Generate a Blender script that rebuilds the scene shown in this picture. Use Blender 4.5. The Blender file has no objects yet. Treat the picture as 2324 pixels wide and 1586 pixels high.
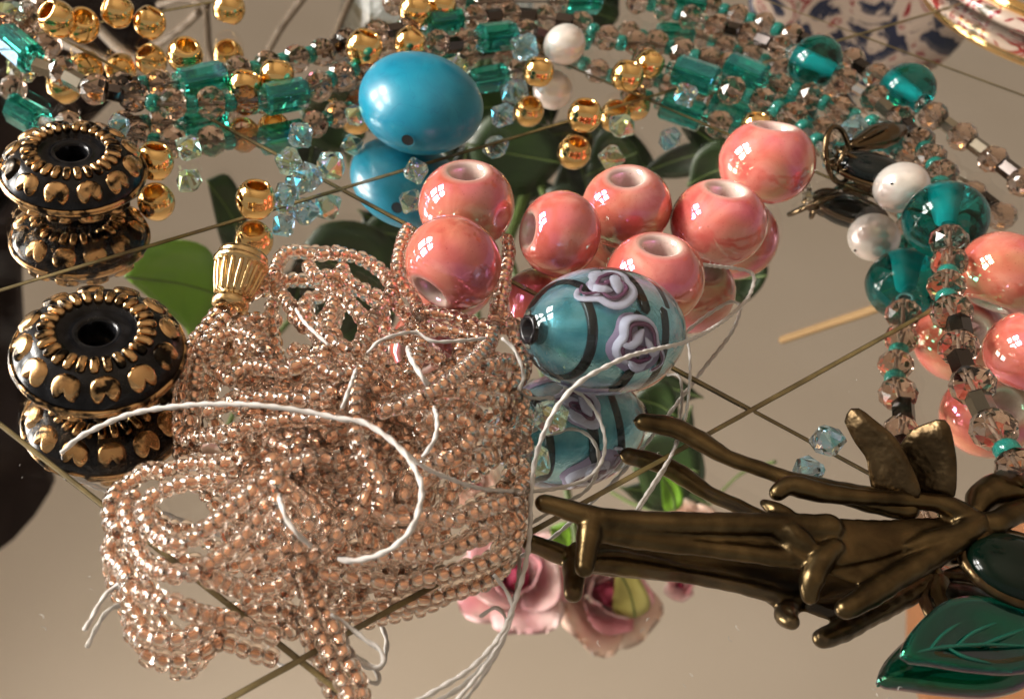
import bpy, bmesh, math, random
import numpy as np
from mathutils import Vector, Matrix, Quaternion

# ------------------------------------------------------------------ camera, light, exposure (1 unit = 1 cm)
scene = bpy.context.scene
scene.unit_settings.scale_length = 0.01
C = scene.collection
R = np.array([[9.88864859e-01, 1.48816297e-01, 0.0],
              [1.00873578e-01, -6.70291748e-01, 7.35209830e-01],
              [1.09411205e-01, -7.27023165e-01, -6.77839587e-01]])
CAM = np.array([0.0, 0.0, 9.1])
FPX, CX, CY = 1010 * 2324 / 1024, 370 * 2324 / 1024, 793.0
cam_d = bpy.data.cameras.new("camera")
cam = bpy.data.objects.new("camera", cam_d)
C.objects.link(cam)
M = Matrix(((R[0, 0], -R[0, 1], -R[0, 2], CAM[0]), (R[1, 0], -R[1, 1], -R[1, 2], CAM[1]),
            (R[2, 0], -R[2, 1], -R[2, 2], CAM[2]), (0, 0, 0, 1)))
cam.matrix_world = M
cam_d.sensor_fit = 'HORIZONTAL'
cam_d.sensor_width = 36
cam_d.lens = 1010 / 1024 * 36
cam_d.shift_x = (512 - 370) / 1024
cam_d.clip_start = 0.1
cam_d.clip_end = 2000
cam_d.dof.use_dof = True
cam_d.dof.focus_distance = 13.0
cam_d.dof.aperture_fstop = cam_d.lens * 1e-3 / 0.09
scene.camera = cam

world = bpy.data.worlds.new("World")
scene.world = world
world.use_nodes = True
bg = world.node_tree.nodes["Background"]
bg.inputs[0].default_value = (0.30, 0.272, 0.238, 1)
bg.inputs[1].default_value = 1.05
scene.view_settings.view_transform = 'Standard'
scene.view_settings.look = 'None'
scene.view_settings.exposure = 0.2
scene.view_settings.gamma = 1.0
WINDOW_STRENGTH = 40.0
SUN_STRENGTH = 50000.0

def area_lamp(name, loc, target, size, energy, color):
    d = bpy.data.lights.new(name, 'AREA')
    d.energy = energy
    d.color = color
    d.size = size
    o = bpy.data.objects.new(name, d)
    C.objects.link(o)
    o.location = loc
    o.rotation_euler = (Vector(target) - Vector(loc)).to_track_quat('-Z', 'Y').to_euler()
    return o
# low morning light that comes in past the window from the left
area_lamp("morning_light", (-86, 33, 52), (2, 11, 0), 9.0, SUN_STRENGTH, (1.0, 0.93, 0.82))

cy = scene.cycles
cy.use_denoising = True
cy.max_bounces = 20
cy.diffuse_bounces = 3
cy.glossy_bounces = 12
cy.transmission_bounces = 16
cy.transparent_max_bounces = 24
cy.sample_clamp_indirect = 6.0
cy.sample_clamp_direct = 0.0
cy.blur_glossy = 0.6
cy.caustics_reflective = True
cy.caustics_refractive = True

rnd = random.Random(7)

# ------------------------------------------------------------------ helpers
def at(x, y, z=0.0):
    """point of the place at height z that lies under photo pixel (x, y) of the 2324 px wide photo"""
    d = R @ np.array([x - CX, y - CY, FPX])
    t = (z - CAM[2]) / d[2]
    return CAM + d * t
def depth(p):
    return (R.T @ (np.array(p) - CAM))[2]
def rad(px, p):
    return px * depth(p) / FPX
def mir(x, y, dh):
    """real point whose mirror image is seen at photo pixel (x, y), dh cm away from the camera"""
    d = R @ np.array([x - CX, y - CY, FPX])
    d = d / math.hypot(d[0], d[1]) * dh
    v = CAM + d
    return np.array([v[0], v[1], -0.2 - v[2]])

def mesh_of(name, verts, faces, mats=(), smooth=True, mi=None):
    me = bpy.data.meshes.new(name)
    me.from_pydata([tuple(v) for v in verts], [], [tuple(f) for f in faces])
    for m in mats:
        me.materials.append(m)
    n = len(me.polygons)
    if smooth is True:
        me.polygons.foreach_set("use_smooth", [True] * n)
    elif smooth is not False:
        me.polygons.foreach_set("use_smooth", list(smooth))
    if mi is not None:
        me.polygons.foreach_set("material_index", list(mi))
    if n > 8:
        bm = bmesh.new(); bm.from_mesh(me)
        bmesh.ops.recalc_face_normals(bm, faces=bm.faces)
        bm.to_mesh(me); bm.free()
    me.update()
    return me
def link(name, me, parent=None, loc=(0, 0, 0), quat=None, scale=(1, 1, 1)):
    o = bpy.data.objects.new(name, me)
    C.objects.link(o)
    if parent is not None:
        o.parent = parent
    o.location = tuple(loc)
    if quat is not None:
        o.rotation_mode = 'QUATERNION'
        o.rotation_quaternion = quat
    o.scale = scale if hasattr(scale, '__len__') else (scale,) * 3
    return o
def empty(name, loc=(0, 0, 0), quat=None):
    return link(name, None, None, loc, quat)
def tag(o, label=None, cat=None, group=None, kind=None):
    if label: o['label'] = label
    if cat: o['category'] = cat
    if group: o['group'] = group
    if kind: o['kind'] = kind
    return o
def zquat(axis, spin=0.0):
    q = Vector(tuple(axis)).normalized().to_track_quat('Z', 'Y')
    return q @ Quaternion((0, 0, 1), spin)

def lathe(prof, n, closed=True, stagger=False):
    """profile of (r, z) turned round z; closed: last ring joins the first"""
    V, Fc = [], []
    m = len(prof)
    for j, (r, z) in enumerate(prof):
        off = 0.5 if (stagger and j % 2) else 0.0
        for i in range(n):
            a = 2 * math.pi * (i + off) / n
            V.append((r * math.cos(a), r * math.sin(a), z))
    last = m if closed else m - 1
    for j in range(last):
        k = (j + 1) % m
        for i in range(n):
            i2 = (i + 1) % n
            a, b, c, d = j * n + i, j * n + i2, k * n + i2, k * n + i
            if stagger:
                if j % 2 == 0:
                    Fc += [(a, b, d), (b, c, d)]
                else:
                    Fc += [(a, c, d), (a, b, c)]
            else:
                Fc.append((a, b, c, d))
    return V, Fc
def ellipsoid(nu=32, nv=18, a=1, b=1, c=1):
    V = [(0, 0, -c)]
    for j in range(1, nv):
        t = -math.pi / 2 + math.pi * j / nv
        for i in range(nu):
            p = 2 * math.pi * i / nu
            V.append((a * math.cos(t) * math.cos(p), b * math.cos(t) * math.sin(p), c * math.sin(t)))
    V.append((0, 0, c))
    Fc = [(0, 1 + (i + 1) % nu, 1 + i) for i in range(nu)]
    for j in range(nv - 2):
        for i in range(nu):
            q = 1 + j * nu
            Fc.append((q + i, q + (i + 1) % nu, q + nu + (i + 1) % nu, q + nu + i))
    q = 1 + (nv - 2) * nu
    Fc += [(q + i, q + (i + 1) % nu, len(V) - 1) for i in range(nu)]
    return V, Fc
def smooth_path(pts, step):
    P = [np.array(p, float) for p in pts]
    if len(P) == 2:
        out = [P[0] + (P[1] - P[0]) * t for t in np.linspace(0, 1, 12)]
    else:
        Q = [2 * P[0] - P[1]] + P + [2 * P[-1] - P[-2]]
        out = []
        for i in range(1, len(Q) - 2):
            for t in np.linspace(0, 1, 14, endpoint=False):
                a, b, c, d = Q[i - 1], Q[i], Q[i + 1], Q[i + 2]
                out.append(0.5 * ((2 * b) + (c - a) * t + (2 * a - 5 * b + 4 * c - d) * t * t + (3 * b - a - 3 * c + d) * t ** 3))
        out.append(P[-1])
    out = np.array(out)
    s = np.concatenate([[0], np.cumsum(np.linalg.norm(np.diff(out, axis=0), axis=1))])
    n = max(2, int(s[-1] / step) + 1)
    t = np.linspace(0, s[-1], n)
    return np.stack([np.interp(t, s, out[:, k]) for k in range(out.shape[1])], 1)
def tube(path, radius, sides=8, twist=0.0, ply=0.0, cap=True, flat=1.0):
    """tube round a list of points; radius a number or list; ply > 0 makes a laid thread"""
    P = np.asarray(path, float)
    n = len(P)
    rr = np.full(n, radius) if np.isscalar(radius) else np.interp(np.linspace(0, 1, n), np.linspace(0, 1, len(radius)), radius)
    T = np.gradient(P, axis=0)
    T /= np.linalg.norm(T, axis=1)[:, None] + 1e-12
    up = np.array([0, 0, 1.0])
    if abs(T[0] @ up) > 0.9: up = np.array([1.0, 0, 0])
    N = up - T[0] * (up @ T[0]); N /= np.linalg.norm(N)
    V, Fc = [], []
    s = 0.0
    for i in range(n):
        if i:
            s += np.linalg.norm(P[i] - P[i - 1])
            N = N - T[i] * (N @ T[i]); N /= np.linalg.norm(N) + 1e-12
        B = np.cross(T[i], N)
        for k in range(sides):
            a = 2 * math.pi * k / sides
            r = rr[i] * (1 + ply * math.cos(2 * (a - twist * s)))
            V.append(P[i] + N * (flat * r * math.cos(a)) + B * (r * math.sin(a)))
    for i in range(n - 1):
        for k in range(sides):
            k2 = (k + 1) % sides
            Fc.append((i * sides + k, i * sides + k2, (i + 1) * sides + k2, (i + 1) * sides + k))
    if cap:
        V.append(P[0] - T[0] * rr[0] * 0.8); c0 = len(V) - 1
        V.append(P[-1] + T[-1] * rr[-1] * 0.8); c1 = len(V) - 1
        for k in range(sides):
            k2 = (k + 1) % sides
            Fc.append((c0, k2, k)); Fc.append((c1, (n - 1) * sides + k, (n - 1) * sides + k2))
    return V, Fc
class Bag:
    def __init__(s): s.V, s.F, s.M = [], [], []
    def add(s, vf, m=0, mat=None):
        o = len(s.V)
        s.V += [tuple(mat @ Vector(tuple(v))) if mat is not None else tuple(v) for v in vf[0]]
        s.F += [tuple(i + o for i in f) for f in vf[1]]
        s.M += [m] * len(vf[1])
        return s
    def mesh(s, name, mats, smooth=True): return mesh_of(name, s.V, s.F, mats, smooth, s.M)

# ------------------------------------------------------------------ materials
def mat(name, color=(0.8, 0.8, 0.8), rough=0.5, metal=0.0, **kw):
    m = bpy.data.materials.new(name)
    m.use_nodes = True
    b = m.node_tree.nodes["Principled BSDF"]
    b.inputs["Base Color"].default_value = (*color, 1)
    b.inputs["Roughness"].default_value = rough
    b.inputs["Metallic"].default_value = metal
    for k, v in kw.items():
        b.inputs[k.replace('_', ' ')].default_value = v
    return m
def nodes(m): return m.node_tree, m.node_tree.nodes, m.node_tree.nodes["Principled BSDF"]
def noise_color(m, c1, c2, scale, detail=4, lo=0.35, hi=0.65, dist=0.0, coord='Object', rand=True):
    nt, N, b = nodes(m)
    tc = N.new("ShaderNodeTexCoord")
    nz = N.new("ShaderNodeTexNoise")
    nz.inputs["Scale"].default_value = scale
    nz.inputs["Detail"].default_value = detail
    nz.inputs["Distortion"].default_value = dist
    if rand:
        oi = N.new("ShaderNodeObjectInfo"); ad = N.new("ShaderNodeVectorMath"); ad.operation = 'ADD'
        sc = N.new("ShaderNodeMath"); sc.operation = 'MULTIPLY'; sc.inputs[1].default_value = 37.0
        nt.links.new(oi.outputs["Random"], sc.inputs[0])
        nt.links.new(tc.outputs[coord], ad.inputs[0]); nt.links.new(sc.outputs[0], ad.inputs[1])
        nt.links.new(ad.outputs[0], nz.inputs["Vector"])
    else:
        nt.links.new(tc.outputs[coord], nz.inputs["Vector"])
    rp = N.new("ShaderNodeValToRGB")
    rp.color_ramp.elements[0].position = lo; rp.color_ramp.elements[0].color = (*c1, 1)
    rp.color_ramp.elements[1].position = hi; rp.color_ramp.elements[1].color = (*c2, 1)
    nt.links.new(nz.outputs["Fac"], rp.inputs[0])
    nt.links.new(rp.outputs[0], b.inputs["Base Color"])
    return nz, rp
def bump(m, scale, strength, dist=0.02, detail=3, kind='noise'):
    nt, N, b = nodes(m)
    tc = N.new("ShaderNodeTexCoord")
    t = N.new("ShaderNodeTexNoise")
    t.inputs["Scale"].default_value = scale; t.inputs["Detail"].default_value = detail
    nt.links.new(tc.outputs["Object"], t.inputs["Vector"])
    bp = N.new("ShaderNodeBump"); bp.inputs["Strength"].default_value = strength; bp.inputs["Distance"].default_value = dist
    nt.links.new(t.outputs["Fac"], bp.inputs["Height"])
    nt.links.new(bp.outputs[0], b.inputs["Normal"])
def glass(name, color, rough=0.0, ior=1.5, film=0.0, filmior=1.6, trans=1.0, **kw):
    m = mat(name, color, rough, 0.0, IOR=ior, Transmission_Weight=trans, **kw)
    if film:
        b = nodes(m)[2]
        b.inputs["Thin Film Thickness"].default_value = film
        b.inputs["Thin Film IOR"].default_value = filmior
    return m

m_mirror = mat("mirror_silver", (0.90, 0.885, 0.86), 0.0, 1.0)
m_backing = mat("mirror_backing", (0.115, 0.082, 0.022), 0.6)
noise_color(m_backing, (0.10, 0.072, 0.022), (0.20, 0.145, 0.048), 3.0, rand=False)
m_sheet = bpy.data.materials.new("clear_sheet")
m_sheet.use_nodes = True
nt = m_sheet.node_tree; nt.nodes.clear()
o_ = nt.nodes.new("ShaderNodeOutputMaterial"); mx = nt.nodes.new("ShaderNodeMixShader")
tr = nt.nodes.new("ShaderNodeBsdfTransparent"); gl = nt.nodes.new("ShaderNodeBsdfGlossy"); fr = nt.nodes.new("ShaderNodeFresnel")
gl.inputs["Roughness"].default_value = 0.0; fr.inputs["IOR"].default_value = 1.45
ge = nt.nodes.new("ShaderNodeNewGeometry"); mu = nt.nodes.new("ShaderNodeMath"); mu.operation = 'MULTIPLY_ADD'; mu.inputs[1].default_value = -1.0; mu.inputs[2].default_value = 1.0
m2 = nt.nodes.new("ShaderNodeMath"); m2.operation = 'MULTIPLY'      # the sheet reflects from its upper side only
nt.links.new(ge.outputs["Backfacing"], mu.inputs[0]); nt.links.new(mu.outputs[0], m2.inputs[0]); nt.links.new(fr.outputs[0], m2.inputs[1])
nt.links.new(m2.outputs[0], mx.inputs[0]); nt.links.new(tr.outputs[0], mx.inputs[1]); nt.links.new(gl.outputs[0], mx.inputs[2])
tcs = nt.nodes.new("ShaderNodeTexCoord"); mp = nt.nodes.new("ShaderNodeMapping"); mp.inputs["Scale"].default_value = (0.5, 1.6, 1); mp.inputs["Rotation"].default_value = (0, 0, 0.6)
nzs = nt.nodes.new("ShaderNodeTexNoise"); nzs.inputs["Scale"].default_value = 0.55; nzs.inputs["Detail"].default_value = 9; nzs.inputs["Roughness"].default_value = 0.62; nzs.inputs["Distortion"].default_value = 0.5
mrs = nt.nodes.new("ShaderNodeMapRange"); mrs.inputs[1].default_value = .54; mrs.inputs[2].default_value = .80; mrs.inputs[3].default_value = 0.0; mrs.inputs[4].default_value = 0.03
dfs = nt.nodes.new("ShaderNodeBsdfDiffuse"); dfs.inputs[0].default_value = (.8, .78, .75, 1); mx2 = nt.nodes.new("ShaderNodeMixShader")      # faint smears and dust film
nt.links.new(tcs.outputs["Object"], mp.inputs[0]); nt.links.new(mp.outputs[0], nzs.inputs["Vector"]); nt.links.new(nzs.outputs["Fac"], mrs.inputs[0])
nt.links.new(mrs.outputs[0], mx2.inputs[0]); nt.links.new(mx.outputs[0], mx2.inputs[1]); nt.links.new(dfs.outputs[0], mx2.inputs[2])
nt.links.new(mx2.outputs[0], o_.inputs["Surface"])

m_coral = mat("coral_glaze", (0.75, 0.2, 0.13), 0.05, IOR=1.6, Coat_Weight=0.5, Coat_Roughness=0.02, Thin_Film_Thickness=420.0, Thin_Film_IOR=2.1)
def coral_nodes(m):
    nt, N, b = nodes(m)
    nz, rp = noise_color(m, (0.50, 0.105, 0.070), (0.74, 0.30, 0.21), 1.2, 5, 0.28, 0.72, 0.7)
    e = rp.color_ramp.elements.new(0.5); e.color = (0.61, 0.155, 0.105, 1)
    tc = N.new("ShaderNodeTexCoord"); sx = N.new("ShaderNodeSeparateXYZ"); cb = N.new("ShaderNodeCombineXYZ"); ln = N.new("ShaderNodeVectorMath"); ln.operation = 'LENGTH'
    nt.links.new(tc.outputs["Object"], sx.inputs[0]); nt.links.new(sx.outputs[0], cb.inputs[0]); nt.links.new(sx.outputs[1], cb.inputs[1])
    nt.links.new(cb.outputs[0], ln.inputs[0])
    r2 = N.new("ShaderNodeValToRGB")
    r2.color_ramp.elements[0].position = 0.385; r2.color_ramp.elements[0].color = (1, 1, 1, 1)
    r2.color_ramp.elements[1].position = 0.56; r2.color_ramp.elements[1].color = (0, 0, 0, 1)
    e = r2.color_ramp.elements.new(0.45); e.color = (0.45, 0.45, 0.45, 1)
    nt.links.new(ln.outputs["Value"], r2.inputs[0])
    mixc = N.new("ShaderNodeMix"); mixc.data_type = 'RGBA'
    nt.links.new(r2.outputs[0], mixc.inputs[0]); nt.links.new(rp.outputs[0], mixc.inputs[6])
    mixc.inputs[7].default_value = (0.68, 0.55, 0.46, 1)
    hs = N.new("ShaderNodeHueSaturation"); oi = N.new("ShaderNodeObjectInfo")
    m1 = N.new("ShaderNodeMapRange"); m1.inputs[3].default_value = 0.489; m1.inputs[4].default_value = 0.501
    m2 = N.new("ShaderNodeMapRange"); m2.inputs[3].default_value = 1.15; m2.inputs[4].default_value = 0.82
    nt.links.new(oi.outputs["Random"], m1.inputs[0]); nt.links.new(oi.outputs["Random"], m2.inputs[0])
    nt.links.new(m1.outputs[0], hs.inputs["Hue"]); nt.links.new(m2.outputs[0], hs.inputs["Value"])
    nt.links.new(mixc.outputs[2], hs.inputs["Color"])
    sp = N.new("ShaderNodeTexNoise"); sp.inputs["Scale"].default_value = 26.0; sp.inputs["Detail"].default_value = 2
    sr = N.new("ShaderNodeValToRGB"); sr.color_ramp.elements[0].position = .66; sr.color_ramp.elements[0].color = (1, 1, 1, 1); sr.color_ramp.elements[1].position = .72; sr.color_ramp.elements[1].color = (.62, .42, .40, 1)
    nt.links.new(tc.outputs["Object"], sp.inputs["Vector"]); nt.links.new(sp.outputs["Fac"], sr.inputs[0])
    mm = N.new("ShaderNodeMix"); mm.data_type = 'RGBA'; mm.blend_type = 'MULTIPLY'; mm.inputs[0].default_value = 0.8
    nt.links.new(hs.outputs[0], mm.inputs[6]); nt.links.new(sr.outputs[0], mm.inputs[7])
    nt.links.new(mm.outputs[2], b.inputs["Base Color"])
coral_nodes(m_coral)
nt, N, b = nodes(m_coral)
tc = N.new("ShaderNodeTexCoord"); nz = N.new("ShaderNodeTexNoise"); nz.inputs["Scale"].default_value = 0.45; nz.inputs["Detail"].default_value = 0.5; nz.inputs["Distortion"].default_value = 0.4
mr = N.new("ShaderNodeMapRange"); mr.inputs[1].default_value = .3; mr.inputs[2].default_value = .7; mr.inputs[3].default_value = 350; mr.inputs[4].default_value = 470
nt.links.new(tc.outputs["Object"], nz.inputs["Vector"]); nt.links.new(nz.outputs["Fac"], mr.inputs[0]); nt.links.new(mr.outputs[0], b.inputs["Thin Film Thickness"])
bump(m_coral, 2.6, 0.06, 0.06, 2)
m_turq = mat("turquoise_stone", (0.0, 0.25, 0.45), 0.33, IOR=1.42, Coat_Weight=0.22, Coat_Roughness=0.12)
noise_color(m_turq, (0.002, 0.155, 0.255), (0.008, 0.215, 0.325), 1.6, 6, 0.3, 0.7, 0.8)
bump(m_turq, 3.0, 0.05, 0.03)
nt, N, b = nodes(m_turq)
tc = N.new("ShaderNodeTexCoord"); n1 = N.new("ShaderNodeTexNoise"); n1.inputs["Scale"].default_value = 1.9; n1.inputs["Detail"].default_value = 5; n1.inputs["Distortion"].default_value = 1.2
vr = N.new("ShaderNodeValToRGB"); vr.color_ramp.elements[0].position = .485; vr.color_ramp.elements[0].color = (1, 1, 1, 1); vr.color_ramp.elements[1].position = .515; vr.color_ramp.elements[1].color = (1, 1, 1, 1)
e = vr.color_ramp.elements.new(.50); e.color = (.55, .68, .78, 1)
mv = N.new("ShaderNodeMix"); mv.data_type = 'RGBA'; mv.blend_type = 'MULTIPLY'; mv.inputs[0].default_value = 0.55
old = b.inputs["Base Color"].links[0].from_socket
nt.links.new(tc.outputs["Object"], n1.inputs["Vector"]); nt.links.new(n1.outputs["Fac"], vr.inputs[0]); nt.links.new(old, mv.inputs[6]); nt.links.new(vr.outputs[0], mv.inputs[7]); nt.links.new(mv.outputs[2], b.inputs["Base Color"])
m_dark = mat("hole_shade", (0.004, 0.004, 0.005), 0.7)  # flat black that paints the shade inside the drill holes
m_pearl = mat("pearl_lustre", (0.75, 0.69, 0.61), 0.24, 0.32, IOR=1.75, Coat_Weight=1.0, Coat_Roughness=0.07, Thin_Film_Thickness=520.0, Thin_Film_IOR=2.2, Subsurface_Weight=0.15, Subsurface_Radius=(0.2, 0.17, 0.14))
noise_color(m_pearl, (0.80, 0.74, 0.68), (0.88, 0.84, 0.78), 2.0)
bump(m_pearl, 2.4, 0.12, 0.05)
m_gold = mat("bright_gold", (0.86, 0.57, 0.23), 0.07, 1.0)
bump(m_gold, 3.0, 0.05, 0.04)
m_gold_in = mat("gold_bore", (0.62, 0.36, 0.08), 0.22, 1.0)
m_smoky = glass("smoky_glass", (0.68, 0.51, 0.41), ior=1.5, film=330, filmior=1.5)
m_clear = glass("clear_glass", (0.95, 0.95, 0.94), ior=1.5)
m_tealseed = glass("teal_seed_glass", (0.04, 0.40, 0.33), rough=0.05, ior=1.5, trans=0.72)
m_tealbar = glass("teal_bar_glass", (0.045, 0.47, 0.375), ior=1.52, film=196, filmior=1.75, trans=0.92)
m_tealbead = glass("teal_lamp_glass", (0.008, 0.27, 0.26), ior=1.42)
m_core = mat("teal_core", (0.28, 0.80, 0.82), 0.45)
m_hematite = mat("hematite", (0.10, 0.085, 0.08), 0.12, 1.0)
m_silver = mat("silver_tube", (0.85, 0.83, 0.80), 0.14, 1.0)
m_crystal = glass("aurora_crystal", (0.50, 0.78, 0.70), ior=1.56, film=180, filmior=2.4)
m_crystal_b = glass("aurora_crystal_blue", (0.45, 0.66, 0.86), ior=1.56, film=142, filmior=2.5)
m_thread = mat("cotton_thread", (0.52, 0.49, 0.465), 0.85, Sheen_Weight=0.3)
m_seedglass = glass("rose_seed_glass", (0.997, 0.90, 0.82), ior=1.5)
m_lining = mat("copper_lining", (1.0, 0.70, 0.54), 0.10, 0.85)
m_brass = mat("antique_brass", (0.27, 0.175, 0.065), 0.31, 1.0)
noise_color(m_brass, (0.050, 0.035, 0.018), (0.155, 0.108, 0.050), 2.2, 6, 0.32, 0.72, 0.4, rand=False)
bump(m_brass, 16.0, 0.22, 0.02, 6)
nt, N, b = nodes(m_brass)
gm = N.new("ShaderNodeNewGeometry"); pr = N.new("ShaderNodeValToRGB"); mw = N.new("ShaderNodeMix"); mw.data_type = 'RGBA'
pr.color_ramp.elements[0].position = .53; pr.color_ramp.elements[1].position = .70
old = b.inputs["Base Color"].links[0].from_socket
nt.links.new(gm.outputs["Pointiness"], pr.inputs[0]); nt.links.new(pr.outputs[0], mw.inputs[0]); nt.links.new(old, mw.inputs[6]); mw.inputs[7].default_value = (0.34, 0.235, 0.10, 1)
nt.links.new(mw.outputs[2], b.inputs["Base Color"])
m_clasp = mat("clasp_brass", (0.13, 0.09, 0.05), 0.2, 1.0)
m_jet = mat("black_enamel", (0.006, 0.009, 0.009), 0.08, IOR=1.38)
m_patina = mat("black_patina", (0.02, 0.02, 0.022), 0.2, 0.35, IOR=1.4)
noise_color(m_patina, (0.003, 0.003, 0.004), (0.014, 0.0145, 0.017), 6.0)
bump(m_patina, 9.0, 0.12, 0.02)
m_worn = mat("worn_gold", (0.6, 0.37, 0.17), 0.24, 1.0)
nzw, _ = noise_color(m_worn, (0.02, 0.016, 0.012), (0.58, 0.36, 0.17), 4.5, 6, 0.42, 0.52, 0.3)
bump(m_worn, 9.0, 0.3, 0.02)
m_ceiling = mat("ceiling_plaster", (0.62, 0.52, 0.41), 0.9)
m_curtain = mat("brown_curtain", (0.020, 0.010, 0.008), 0.95)
m_wood = mat("orange_wood", (0.30, 0.12, 0.045), 0.5)
m_window = bpy.data.materials.new("window_daylight"); m_window.use_nodes = True
nt = m_window.node_tree; nt.nodes.clear()
o_ = nt.nodes.new("ShaderNodeOutputMaterial"); em = nt.nodes.new("ShaderNodeEmission")
em.inputs[0].default_value = (1.0, 0.96, 0.90, 1); em.inputs[1].default_value = WINDOW_STRENGTH
nt.links.new(em.outputs[0], o_.inputs["Surface"])
m_white = mat("white_frame", (0.75, 0.73, 0.70), 0.5)

# ------------------------------------------------------------------ setting: mirror table, ceiling, window
O2 = np.array([-0.85093, 13.65558]); EU = np.array([5.414, 4.640]); EV = np.array([6.028, -3.731])
mirror = empty("mirror_table")
tag(mirror, kind='structure')
gap = 0.036 / 7.1
def rhomb(g):
    return [np.array([*(EU * (u - 0.5) + EV * (v - 0.5)), 0]) for u, v in ((g, g), (g, 1 - g), (1 - g, 1 - g), (1 - g, g))]
tv = rhomb(gap * 1.05)
sv = [p * 0.994 + np.array([0, 0, 0.012]) for p in tv]      # small bevel up to the silvered face
tile_me = mesh_of("mirror_tile", tv + sv, [(4, 7, 6, 5), (0, 4, 5, 1), (1, 5, 6, 2), (2, 6, 7, 3), (3, 7, 4, 0)], [m_mirror], False)
for p in tile_me.polygons:
    pass
tile_me = mesh_of("mirror_tile", tv, [(3, 2, 1, 0)], [m_mirror], False)
rt = random.Random(11)
tilts = {(-1, 0): (-0.07, 0.08), (0, 0): (0.0, 0.0), (0, -1): (0.05, 0.0), (-1, -1): (0.0, 0.05), (1, -1): (0.07, -0.07), (-1, 1): (0.05, 0.05)}
for u in range(-4, 6):
    for v in range(-5, 4):
        c2 = O2 + EU * (u + 0.5) + EV * (v + 0.5)
        tx, ty = tilts.get((u, v), (rt.uniform(-.08, .08), rt.uniform(-.08, .08)))
        o = link("mirror_tile", tile_me, mirror, (c2[0], c2[1], -0.1))
        o.rotation_euler = (math.radians(tx), math.radians(ty), 0)
half = 46
link("mirror_backing", mesh_of("mirror_backing", [(-half + 6, -half + 20, -0.17), (half + 6, -half + 20, -0.17), (half + 6, half + 20, -0.17), (-half + 6, half + 20, -0.17)], [(0, 1, 2, 3)], [m_backing], False), mirror)
# flat brass-brown strips that cover the joints between the tiles
def joint(p, q, w):
    kz = 9.187 / 9.2
    p, q = p * kz, q * kz
    n = int(np.linalg.norm(q - p) / 0.25) + 1
    d = (q - p) / np.linalg.norm(q - p); nn = np.array([-d[1], d[0]])
    rj = random.Random(int(p[0] * 100))
    V, Fc = [], []
    for i in range(n + 1):
        c = p + (q - p) * i / n
        l, r = w * (1 + rj.uniform(-.10, .10)), w * (1 + rj.uniform(-.10, .10))
        V += [(*(c - nn * l), -0.091), (*(c - nn * l * .6), -0.087), (*(c + nn * r * .6), -0.087), (*(c + nn * r), -0.091)]
    for i in range(n):
        for k in range(3): Fc.append((i * 4 + k, i * 4 + 4 + k, i * 4 + 5 + k, i * 4 + 1 + k))
    return mesh_of("joint_strip", V, Fc, [m_backing], False)
for v in range(-4, 4): link("joint_strip", joint(O2 + EU * -4 + EV * v, O2 + EU * 6 + EV * v, 0.030), mirror)
for u in range(-3, 6):
    for v in range(-5, 4): link("joint_strip", joint(O2 + EU * u + EV * (v + .006), O2 + EU * u + EV * (v + .994), 0.027), mirror)
link("glass_sheet", mesh_of("glass_sheet", [(-half + 6, -half + 20, 0), (half + 6, -half + 20, 0), (half + 6, half + 20, 0), (-half + 6, half + 20, 0)], [(0, 1, 2, 3)], [m_sheet], False), mirror)

ceil = empty("ceiling"); tag(ceil, kind='structure')
noise_color(m_ceiling, (0.82, 0.675, 0.525), (0.86, 0.715, 0.565), 0.02, rand=False)
link("ceiling_plaster", mesh_of("ceiling_plaster", [(-400, -200, 150), (400, -200, 150), (400, 700, 150), (-400, 700, 150)], [(0, 1, 2, 3)], [m_ceiling], False), ceil)
pa, pb = mir(1640, 1430, 104), mir(2400, 1690, 80)
def box(x0, y0, z0, x1, y1, z1):
    V = [(x0, y0, z0), (x1, y0, z0), (x1, y1, z0), (x0, y1, z0), (x0, y0, z1), (x1, y0, z1), (x1, y1, z1), (x0, y1, z1)]
    return V, [(0, 3, 2, 1), (4, 5, 6, 7), (0, 1, 5, 4), (1, 2, 6, 5), (2, 3, 7, 6), (3, 0, 4, 7)]

# window to the left: daylight behind four panes
win = empty("window", (-92, 24, 0))
tag(win, "white framed four pane window standing left of the mirror table", "window")
WX, WY, WZ0, WZ1, WW = 0, 0, 6, 66, 27
bg_ = Bag()
for (y0, y1, z0, z1) in ((-WW - 4, -WW, WZ0 - 4, WZ1 + 4), (WW, WW + 4, WZ0 - 4, WZ1 + 4), (-WW, WW, WZ0 - 4, WZ0), (-WW, WW, WZ1, WZ1 + 4), (-5.5, 5.5, WZ0, WZ1)):
    bg_.add(box(-2, y0, z0, 2, y1, z1))
link("frame", bg_.mesh("frame", [m_white], False), win)
for (y0, y1) in ((-WW, -5.5), (5.5, WW)):
    link("muntin", Bag().add(box(-1.5, y0, 32, 1.5, y1, 42)).mesh("muntin", [m_white], False), win)
    link("muntin", Bag().add(box(-1, (y0 + y1) / 2 - 1, WZ0, 1, (y0 + y1) / 2 + 1, WZ1)).mesh("muntin", [m_white], False), win)
    for (z0, z1) in ((WZ0, 32), (42, WZ1)):
        link("pane", mesh_of("pane", [(-1.6, y0, z0), (-1.6, y1, z0), (-1.6, y1, z1), (-1.6, y0, z1)], [(0, 1, 2, 3)], [m_window], False), win)
win.rotation_euler = (0, 0, math.radians(-8))

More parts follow.
